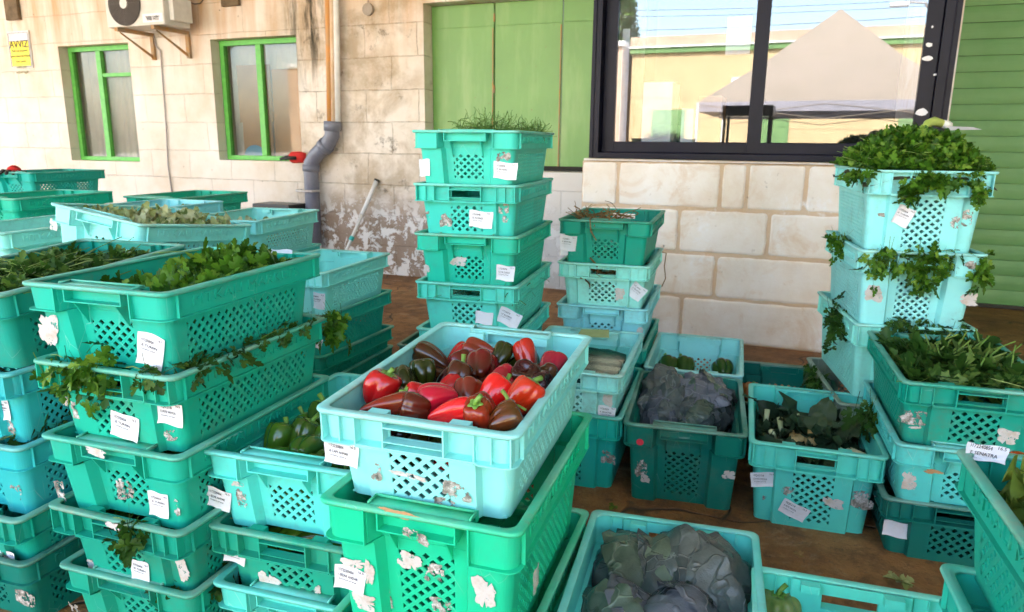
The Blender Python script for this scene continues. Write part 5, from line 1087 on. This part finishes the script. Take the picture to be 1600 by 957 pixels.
PL = [((585, 607), (.35, .1, .75), 6, RED, .25, 1.08, 'large ribbed red pepper at the left end of the pepper crate', .045), ((630, 593), (.1, -.5, -.6), 4, OLV, .5, .95, 'dark olive pepper just right of the large ribbed red one', .045), ((661, 583), (-.1, .3, .8), 1, OLV, .2, .95, 'shiny olive green pepper with a knob, upper left of the heap', .05),
      ((678, 559), (-.8, .2, .3), 2, BRN, .7, 1.12, 'long dark brown pepper at the back left of the heap', .045), ((600, 636), (.9, .1, .25), 5, (.20, .016, .007), .35, 1.0, 'long brick red pepper lying along the front left corner', .055), ((655, 618), (-.9, -.3, .35), 0, RED, 0, .85, 'bright red pepper with a rough green calyx, left of centre', .05),
      ((684, 624), (-.92, -.3, -.1), 6, (.48, .008, .03), .1, 1.1, 'big glossy crimson pepper lying sideways in the middle', .062), ((715, 589), (.3, .5, .7), 4, BRN, .5, 1.05, 'brown bronze pepper behind the crimson one', .055), ((731, 615), (.1, .5, .4), 1, (.18, .015, .008), .35, .95, 'dark brick pepper with a dented side in the middle', .05),
      ((749, 552), (-.85, .3, .35), 3, (.20, .02, .008), .5, 1.05, 'brown pepper with a red tip at the back of the heap', .06), ((779, 560), (.4, .6, .6), 2, OLV, .35, .95, 'olive pepper leaning behind the brown one at the back', .045), ((749, 575), (.1, .75, .3), 1, DRED, .5, 1.12, 'dark red pepper showing its lobed end at the back middle', .06),
      ((824, 558), (-.2, .5, .5), 3, (.38, .018, .008), .7, 1.02, 'half brown half red pepper at the back right', .06), ((822, 589), (-.1, -.5, .7), 6, WIN, .4, .95, 'wine dark pepper showing its deep lobes at the right', .06), ((790, 593), (-.5, .4, .5), 4, (.36, .005, .02), .3, .95, 'deep crimson pepper beside the wine dark one', .052),
      ((773, 616), (.55, .3, .6), 0, (.62, .01, .008), 0, 1.05, 'bright scarlet pepper right of the middle', .06), ((816, 625), (.45, .2, .7), 3, ORG, .1, 1.12, 'orange red pepper with a long pale stem at the right', .066), ((766, 650), (-.5, .6, .5), 5, (.18, .01, .008), .25, 1.0, 'long dark red pepper pointing down at the front right', .06), ((796, 664), (.8, .1, .4), 0, (.10, .022, .005), .6, .92, 'brown green pepper tucked in the front right corner', .062),
      ((738, 660), (-.15, -.35, .85), 1, (.22, .020, .006), .6, .95, 'brown orange pepper with an upright green stem at the front', .060), ((688, 659), (.95, 0, .15), 2, (.60, .012, .015), .05, .98, 'bright red pepper lying along the front rim', .062), ((634, 650), (-.75, -.2, .3), 4, (.09, .010, .005), .4, .95, 'maroon pepper by the front rim', .055), ((722, 567), (-.3, .3, .5), 4, DRED, .5, .9, 'small dark red pepper at the back behind the bronze one', .045),
      ((874, 575), (.2, .5, .5), 0, (.25, .005, .02), .3, .95, 'dark crimson pepper against the right long side', .055), ((856, 588), (.2, -.5, .5), 4, BRN, .5, .85, 'small brown pepper near the right long side', .05), ((842, 600), (.5, -.3, .3), 1, WIN, .3, .9, 'wine dark pepper under the right rim', .035), ((705, 602), (.5, .3, .3), 4, RED, .1, .8, 'small red pepper between the crimson and bronze ones', .035)]
for (uv, ax, v, col, dk, sc, lab, dz) in PL: pepper(inbox('P1', at(*uv, .722 - .042 + dz * .4), .148, .22), ax, v, col, dk, lab, GPP, sc=sc * .84, stem='calyx' in lab or 'stem' in lab or rnd.random() < .3)
# the long pale stem on the orange pepper
mb = MB(); a, b, c2, d2 = at(785, 611, .745), at(797, 632, .728), at(806, 645, .715), at(822, 641, .722); mb.tube([a, a.lerp(b, .5) + Vector((0, 0, .003)), b, c2], [.0042, .0036, .0042, .006], 8); mb.tube([b, b.lerp(d2, .5) + Vector((0, 0, .003)), d2], [.003, .0025, .0025], 8)
tag(mb.build('pepper_stem', M_stem, smooth=True), 'forked pale green pepper stem lying on the orange pepper', 'stem')
c = CR['P1']; k = 0
for i, (x, y, col, lab) in enumerate([(-.14, -.05, DRED, 'dark red pepper half hidden under the large ribbed one'), (-.13, .10, BRN, 'brown pepper wedged against the left long side'), (-.05, .21, WIN, 'wine dark pepper low at the far end of the heap'), (.05, .20, OLV, 'olive pepper low at the far end of the heap'), (.13, .16, BRN, 'brown pepper low in the far right corner'), (.135, .02, DRED, 'dark red pepper low by the right long side'),
        (.13, -.12, WIN, 'wine dark pepper low by the near right corner'), (-.13, -.19, BRN, 'brown pepper low in the near left corner'), (-.04, -.12, RED, 'red pepper between the maroon and crimson ones'), (.02, -.19, OLV, 'olive pepper seen at the hand hole of the pepper crate'), (-.06, .03, WIN, 'wine dark pepper under the bronze one'), (.05, -.02, DRED, 'dark red pepper under the scarlet one'), (-.10, .18, RED, 'red pepper low in the far left corner of the heap'), (.0, .10, DRED, 'dark red pepper low in the middle of the heap behind the dented one'), (.10, .09, RED, 'red pepper under the wine dark one'), (-.10, -.12, OLV, 'olive pepper under the long brick red one'), (.06, -.10, RED, 'red pepper under the long dark one at the front'), (-.02, .15, RED, 'red pepper between the two brown ones at the back')]):
    pepper(c['base'] + c['e'] @ Vector((x, y, .137 + rnd.uniform(-.008, .006))), (rnd.uniform(-1, 1), rnd.uniform(-1, 1), rnd.uniform(-.2, .5)), (1, 3, 4, 0)[i % 4], col, .45, lab, GPP, sc=.95, stem=rnd.random() < .2)
for iy in range(6):
    for ix in range(4):
        x = -.108 + ix * .072 + rnd.uniform(-.008, .008); y = -.185 + iy * .074 + rnd.uniform(-.012, .012)
        cols = [RED, DRED, BRN, WIN, OLV, (.3, .03, .01)]
        pepper(c['base'] + c['e'] @ Vector((x, y, .085 + rnd.uniform(-.005, .012))), (rnd.uniform(-1, 1), rnd.uniform(-1, 1), rnd.uniform(-.4, .7)), (0, 1, 4)[rnd.randrange(3)], rnd.choice(cols), rnd.uniform(.1, .6), 'pepper in the lower layer of the front crate, seen only through gaps', 'peppers in the lower layer of the front crate', sc=1.0); k += 1
GRN = [(.045, .115, .008), (.065, .16, .012), (.035, .085, .008)]
for i, (uv, z, ax, v, sc, lab) in enumerate([((438, 692), .445, (.2, .5, .8), 6, 1.15, 'large broad green pepper at the left of the heap'), ((455, 664), .44, (-.3, .3, .7), 4, 1.0, 'green pepper at the back left with a shiny shoulder'), ((476, 681), .455, (.3, .2, .6), 1, 1.05, 'green pepper with a ribbed shoulder in the middle'),
    ((478, 705), .455, (.1, .6, -.1), 1, 1.05, 'round green pepper showing its lobed end with a reddish scar'), ((461, 722), .44, (-.95, 0, .1), 5, 1.1, 'long flat green pepper along the front rim'), ((501, 660), .455, (.1, .3, .9), 3, 1.2, 'tall green pepper standing at the back right'), ((508, 690), .44, (.4, .2, .7), 6, 1.0, 'green pepper under the corner of the red pepper crate'),
    ((400, 708), .415, (-.8, .3, 0), 4, .95, 'dark green pepper low at the left of the heap'), ((521, 727), .43, (.6, -.2, .2), 1, 1.0, 'dark green pepper behind the paper label'), ((430, 716), .41, (.3, -.8, .2), 4, .9, 'small green pepper below the large broad one'), ((490, 728), .42, (.3, .8, .2), 0, .9, 'green pepper half hidden by the front rim')]):
    pepper(inbox('G1', at(*uv, z + .015), .12, .185), ax, v, GRN[i % 3], .15, lab, 'green peppers in the crate left of the red ones', sc=sc)
c = CR['G1']
for i in range(18): pepper(c['base'] + c['e'] @ Vector((-.11 + (i % 4) * .073, -.185 + (i // 4) * .09, .060 + rnd.uniform(0, .012))), (rnd.uniform(-1, 1), rnd.uniform(-1, 1), .2), i % 5, GRN[i % 3], .2, 'green pepper in the lower layer, seen only through gaps', 'lower layer of green peppers')
c = CR['G2']
for i in range(10): pepper(c['base'] + c['e'] @ Vector((-.115 + (i % 5) * .056, -.18 + (i // 5) * .085, .11 + rnd.uniform(0, .012))), (rnd.uniform(-1, 1), rnd.uniform(-1, 1), .2), i % 5, GRN[i % 3], .2, 'green pepper inside the crate under the green pepper crate', 'green peppers glimpsed in the lower crate', sc=.9)
for uv, lab in (((1044, 574), 'left of the three dark green peppers behind the cabbages'), ((1069, 575), 'middle of the three dark green peppers behind the cabbages'), ((1129, 578), 'right of the three dark green peppers behind the cabbages')):
    pepper(at(*uv, .20), (.1, .6, .3), 1, (.03, .07, .008), .2, lab, 'dark green peppers behind the cabbages', sc=1.25)
pepper(at(1578, 738, .62), (.9, .2, .1), 3, (.40, .05, .01), .1, 'single red brown pepper lying on the lettuce at the right edge', None)
for i, uv in enumerate(((1232, 622), (1256, 620), (1278, 623), (1180, 640))):
    P = CR['Kd1']['base'] + CR['Kd1']['e'] @ Vector((-.02 + i * .07 if i < 3 else -.14, -.10 if i < 3 else -.02, .14)); mb_ = pepper_mesh('squash_skin', .09, .055, 8, i, .0, M_orange); t = empty('orange_squash', P); tag(t, ('left', 'middle', 'right', 'far left')[i] + ' orange squash in the dark crate behind the cauliflower crate', 'squash', 'orange squash'); link('skin', mb_, t); link('stem_end', PV[0][1], t)

# squash in the bottom crate
t = empty('round_squash', at(1214, 952, .20)); tag(t, 'round striped green squash in the aqua crate at the bottom edge', 'squash'); link('skin', pepper_mesh('squash_skin', .085, .052, 9, 0, .0, M_squash), t); link('stem_end', PV[1][1], t)

# plastic packs
c = CR['N1']; M_film = mat('dark_packed_film', (.012, .05, .055), .25)
for i in range(4):
    y = -.20 + i * .085; t = empty('plastic_pack', c['base'] + c['e'] @ Vector((.02, y, .150))); t.rotation_euler = (c['e'] @ Euler((.25, 0, 0)).to_matrix()).to_euler(); tag(t, ('nearest', 'second nearest', 'third', 'farthest')[i] + ' shiny plastic pack in the pale crate behind the red peppers', 'pack', 'plastic packs in a row')
    mb = MB(); n = 18
    for j in range(9):
        for q in range(n):
            a = 6.28318 * q / n; ex = abs(j - 4) / 4; k = (1 - ex ** 4 * .5); mb.v.append((-.14 + .035 * j, .034 * math.copysign(abs(math.cos(a)) ** .6, math.cos(a)) * k, .026 * math.copysign(abs(math.sin(a)) ** .6, math.sin(a)) * k + .002 * math.sin(j * 3 + q)))
    for j in range(8):
        for q in range(n): a = j * n + q; b = j * n + (q + 1) % n; mb.f.append((a, b, b + n, a + n))
    mb.f += [tuple(range(n)), tuple(range(8 * n, 9 * n))]; mb.build('contents', M_film, t, smooth=True)
    v = MB(); v.box(-.15, .15, -.038, .038, .0275, .0290); v.build('clear_lid', M_clear, t)
mb = MB(); mb.quad(*[c['base'] + c['e'] @ Vector(p) for p in ((-.05, .13, .20), (.08, .14, .205), (.07, .19, .225), (-.04, .18, .22))]); tag(mb.build('cabbage_leaf', M_pale), 'small pale leaf behind the plastic packs', 'leaf')

# ------------------------------------------------------------------ cabbages
def cab_leaf(mb, org, R_, dirv, wid, ln, ph, ruff=.18, n=16, lift=1.08, flare=.25):
    """a big cupped leaf hugging a ball of radius R_; dirv points at its middle"""
    z = Vector(dirv).normalized(); x = z.orthogonal().normalized(); x = (x * math.cos(ph) + z.cross(x) * math.sin(ph)).normalized(); y = z.cross(x)
    b = len(mb.v)
    for j in range(n + 1):
        for i in range(n + 1):
            u, v = i / n * 2 - 1, j / n * 2 - 1; rd = min(1.15, math.hypot(u, v)); uu = u * math.sqrt(1 - v * v / 2); vv = v * math.sqrt(1 - u * u / 2)
            a, c_ = uu * wid, vv * ln; ang = math.hypot(a, c_) or 1e-6; d = z * math.cos(ang) + (x * a + y * c_) / ang * math.sin(ang)
            an = math.atan2(vv, uu); rr_ = R_ * (lift + flare * rd ** 3 + ruff * (rd ** 3 * (.35 * math.sin(an * 9 + ph * 3) + .2 * math.sin(an * 17 + ph)) + rd ** 2 * (.35 * math.sin(an * 3 + ph * 5) + .25 * math.sin(an * 5 + ph))) + .05 * math.sin(uu * 4.5 + ph) * math.sin(vv * 4 + ph * 2) + .018 * math.sin(uu * 13 + ph) * math.sin(vv * 11))
            rr_ += R_ * .02 * math.cos(an * 10) * rd - R_ * .04 * math.exp(-(uu / .06) ** 2)
            mb.v.append(tuple(Vector(org) + d * rr_))
    for j in range(n):
        for i in range(n): q = b + j * (n + 1) + i; mb.f.append((q, q + 1, q + n + 2, q + n + 1))
def cabbage(loc, R_, leaves, m, m2, label, group, seed):
    rs = random.Random(seed); t = empty('cabbage', loc); tag(t, label, 'cabbage', group)
    mb = MB(); nn = 28
    for j in range(nn + 1):
        for i in range(nn * 2):
            th, a = math.pi * j / nn, math.pi * i / nn; r_ = R_ * (1 + .03 * math.sin(5 * a + 3 * th) + .02 * math.sin(11 * a - 5 * th)); mb.v.append((r_ * math.sin(th) * math.cos(a), r_ * math.sin(th) * math.sin(a), r_ * .9 * math.cos(th)))
    for j in range(nn):
        for i in range(nn * 2): a = j * nn * 2 + i; b = j * nn * 2 + (i + 1) % (nn * 2); mb.f.append((a, a + nn * 2, b + nn * 2, b))
    mb.build('head', m, t, smooth=True)
    for k, (d, wd, ln, ph, rf, fl) in enumerate(leaves):
        l_ = MB(); cab_leaf(l_, (0, 0, 0), R_, d, wd, ln, ph, rf, 30, 1.04 + .05 * k, fl); l_.build('outer_leaf', m2 if k % 2 else m, t, smooth=True)
def rl(n, seed, ruff=.2, fl=.3):
    rs = random.Random(seed); return [((rs.uniform(-1, 1), rs.uniform(-1, .5), rs.uniform(-.1, 1.0)), rs.uniform(.95, 1.45), rs.uniform(1.0, 1.5), rs.random() * 6, ruff * rs.uniform(.6, 1.3), fl * rs.uniform(.4, 1.4)) for _ in range(n)]
for i, (uv, z, R_, m, m2, lab, sd) in enumerate([((1035, 925), .165, .10, M_cab3, M_cab, 'grey green cabbage with a curled outer leaf at the bottom centre', 31), ((955, 895), .175, .095, M_cab, M_cab3, 'grey cabbage with a bowl shaped leaf at the upper left of the bottom crate', 2), ((912, 965), .17, .080, M_cab3, M_cab2, 'grey green veined cabbage at the lower left of the bottom crate', 5),
    ((1095, 915), .175, .115, M_cab, M_cab, 'large taupe grey cabbage leaf ball at the right of the bottom crate', 8), ((1060, 990), .175, .088, M_cab2, M_cab3, 'blue grey cabbage head at the lower middle of the bottom crate', 11)]):
    cabbage(inbox('Bc1', at(*uv, z), .09, .19), R_, rl(3, sd, .10, .10), m, m2, lab, 'cabbages in the bottom crate', sd)
for i, (uv, z, R_, m, m2, lab, sd) in enumerate([((1015, 605), .265, .075, M_cab, M_cab, 'grey cabbage with upright ragged leaves at the back left of the dark crate', 41), ((1035, 640), .22, .085, M_cab2, M_cab, 'violet blue cabbage in the left middle of the dark crate', 42), ((1095, 620), .24, .090, M_cab3, M_cab2, 'silver grey crinkled cabbage at the back right of the dark crate', 43),
    ((1085, 655), .205, .075, M_cab, M_cab3, 'grey cabbage with a folded leaf at the front of the dark crate', 44), ((1135, 645), .20, .075, M_cab, M_cab, 'dark grey cabbage in the right corner of the dark crate', 45), ((1000, 655), .19, .07, M_cab, M_cab2, 'dull grey cabbage in the front left corner of the dark crate', 46)]):
    cabbage(inbox('K1', at(*uv, z - .03), .10, .19), R_, rl(4, sd, .12, .16), m, m2, lab, 'cabbages in the dark green crate', sd)

# ------------------------------------------------------------------ cauliflower crate
heap('Cc1', 'cauliflower_leaves', T_BROAD, M_cauli_leaf, 200, (.08, .14), bump_h(.190, .014, ph=.7), 'dark cauliflower leaves filling the lone aqua crate', 'leaves', tilt=.5, thick=.05, rect=(-.15, .15, -.235, .20))
mb = MB(); C0 = CR['Cc1']; pc_ = at(1262, 684, .215)
for q in range(60):
    a, r_ = rnd.random() * 6.28, math.sqrt(rnd.random()) * .055; ctr = Vector((r_ * math.cos(a) * 1.2, r_ * math.sin(a) * .8, .012 - r_ * .25)); s_ = rnd.uniform(.010, .016); b = len(mb.v)
    for j in range(6):
        for i in range(8): th, an = math.pi * j / 5, math.pi * i / 4; mb.v.append(tuple(ctr + Vector((math.sin(th) * math.cos(an), math.sin(th) * math.sin(an), math.cos(th))) * s_))
    for j in range(5):
        for i in range(8): x1, x2 = b + j * 8 + i, b + j * 8 + (i + 1) % 8; mb.f.append((x1, x1 + 8, x2 + 8, x2))
t = empty('cauliflower', pc_); tag(t, 'ochre cauliflower curd between dark leaves in the lone aqua crate', 'cauliflower'); mb.build('curd', M_curd, t, smooth=True)
lm = MB(); 
V, F = scatter(T_BROAD, np.zeros((7, 3)), np.full(7, .11), np.full(7, .5), np.zeros(7), yaw=np.arange(7) * .9); link('leaf', np_mesh('leaf', V, F, M_cauli_leaf, True), t)
for i, (u, v, dx, dy, dz) in enumerate(((1197, 655, .01, .02, .05), (1209, 682, -.02, -.02, .03), (1249, 662, -.01, .02, .04), (1294, 662, .0, .02, .04), (1331, 668, .02, .0, .03), (1308, 700, .01, -.05, .0), (1336, 706, .02, -.04, .0), (1258, 676, .04, .02, .02), (1220, 668, .0, .02, .03))):
    p = at(u, v, .222); k = MB(); d = Vector((dx, dy, dz)); d = d.normalized() * .035; k.tube([p - d, p, p + d], [.007, .009, .0095], 10); tag(k.build('cut_stalk', M_stalk, smooth=True), ['pale cut stalk at the far left of the cauliflower leaves', 'thick pale stalk at the left front of the cauliflower leaves', 'curled pale stalk left of the middle', 'pale stalk standing behind the cauliflower curd', 'curled stalk at the right back of the cauliflower leaves', 'white stalk lying front right of the curd', 'blunt stalk in the right front corner', 'thin pale stalk just behind the curd', 'small pale stalk between the left leaves'][i] + ('' if 'cauliflower' in '' else ''), 'stalk', 'cut cauliflower stalks')
# loose yellowing leaf on the floor, debris
p = at(1410, 910, .012); V, F = scatter(T_SINGLE, np.zeros((3, 3)), np.array([.05, .045, .04]), np.array([.3, -.3, .5]), np.array([.2, .4, -.4]), yaw=np.array([1.2, -1.0, 3.0])); o = link('fallen_leaf', np_mesh('fallen_leaf', V, F, M_pale, True), None, p); tag(o, 'yellowing fallen leaf on the brown floor before the lone aqua crate', 'leaf')
mb = MB()
for i in range(900):
    p = Wp(rnd.uniform(-4, 2.5), rnd.uniform(.8, 4.4), .002); s_ = rnd.uniform(.001, .005) * (2.2 if rnd.random() < .06 else 1); a = rnd.random() * 6.28; q1 = Vector((math.cos(a), math.sin(a), 0)) * s_; q2 = Vector((-math.sin(a), math.cos(a), 0)) * s_ * rnd.uniform(.3, .8); h_ = Vector((0, 0, s_ * .4)); mb.quad(p - q1, p + q2 + h_ * .3, p + q1 + h_, p - q2)
tag(mb.build('floor_debris', M_straw), 'scattered crumbs of soil and dry leaf on the brown floor', 'debris', kind='stuff')
z_ = CR['Zc']; glove(z_['base'] + z_['e'] @ Vector((-.06, -.20, .17)), -1.2, 'red glove lying over the highest crate at the far left edge', sc=1.1)

for i, (u, v, lab) in enumerate(((1395, 902, 'small curled leaf scrap beside the yellowing leaf on the brown floor'), (1255, 868, 'tiny dry leaf scrap on the brown floor below the lone aqua crate'), (960, 790, 'leaf scrap on the floor between the red pepper stack and the cabbages'), (640, 455, 'dry leaf scrap far back on the floor left of the fennel stack'), (1160, 868, 'dark leaf scrap at the upper rim of the bottom cabbage crate'))):
    V, F = scatter(T_SINGLE, np.zeros((1, 3)), np.array([.022 + .006 * (i % 3)]), np.array([.2]), np.array([-.3]), yaw=np.array([i * 1.3])); tag(link('leaf_scrap', np_mesh('leaf_scrap', V, F, (M_pale, M_straw, M_lettuce)[i % 3], True), None, at(u, v, .008)), lab, 'leaf', 'leaf scraps on the floor')
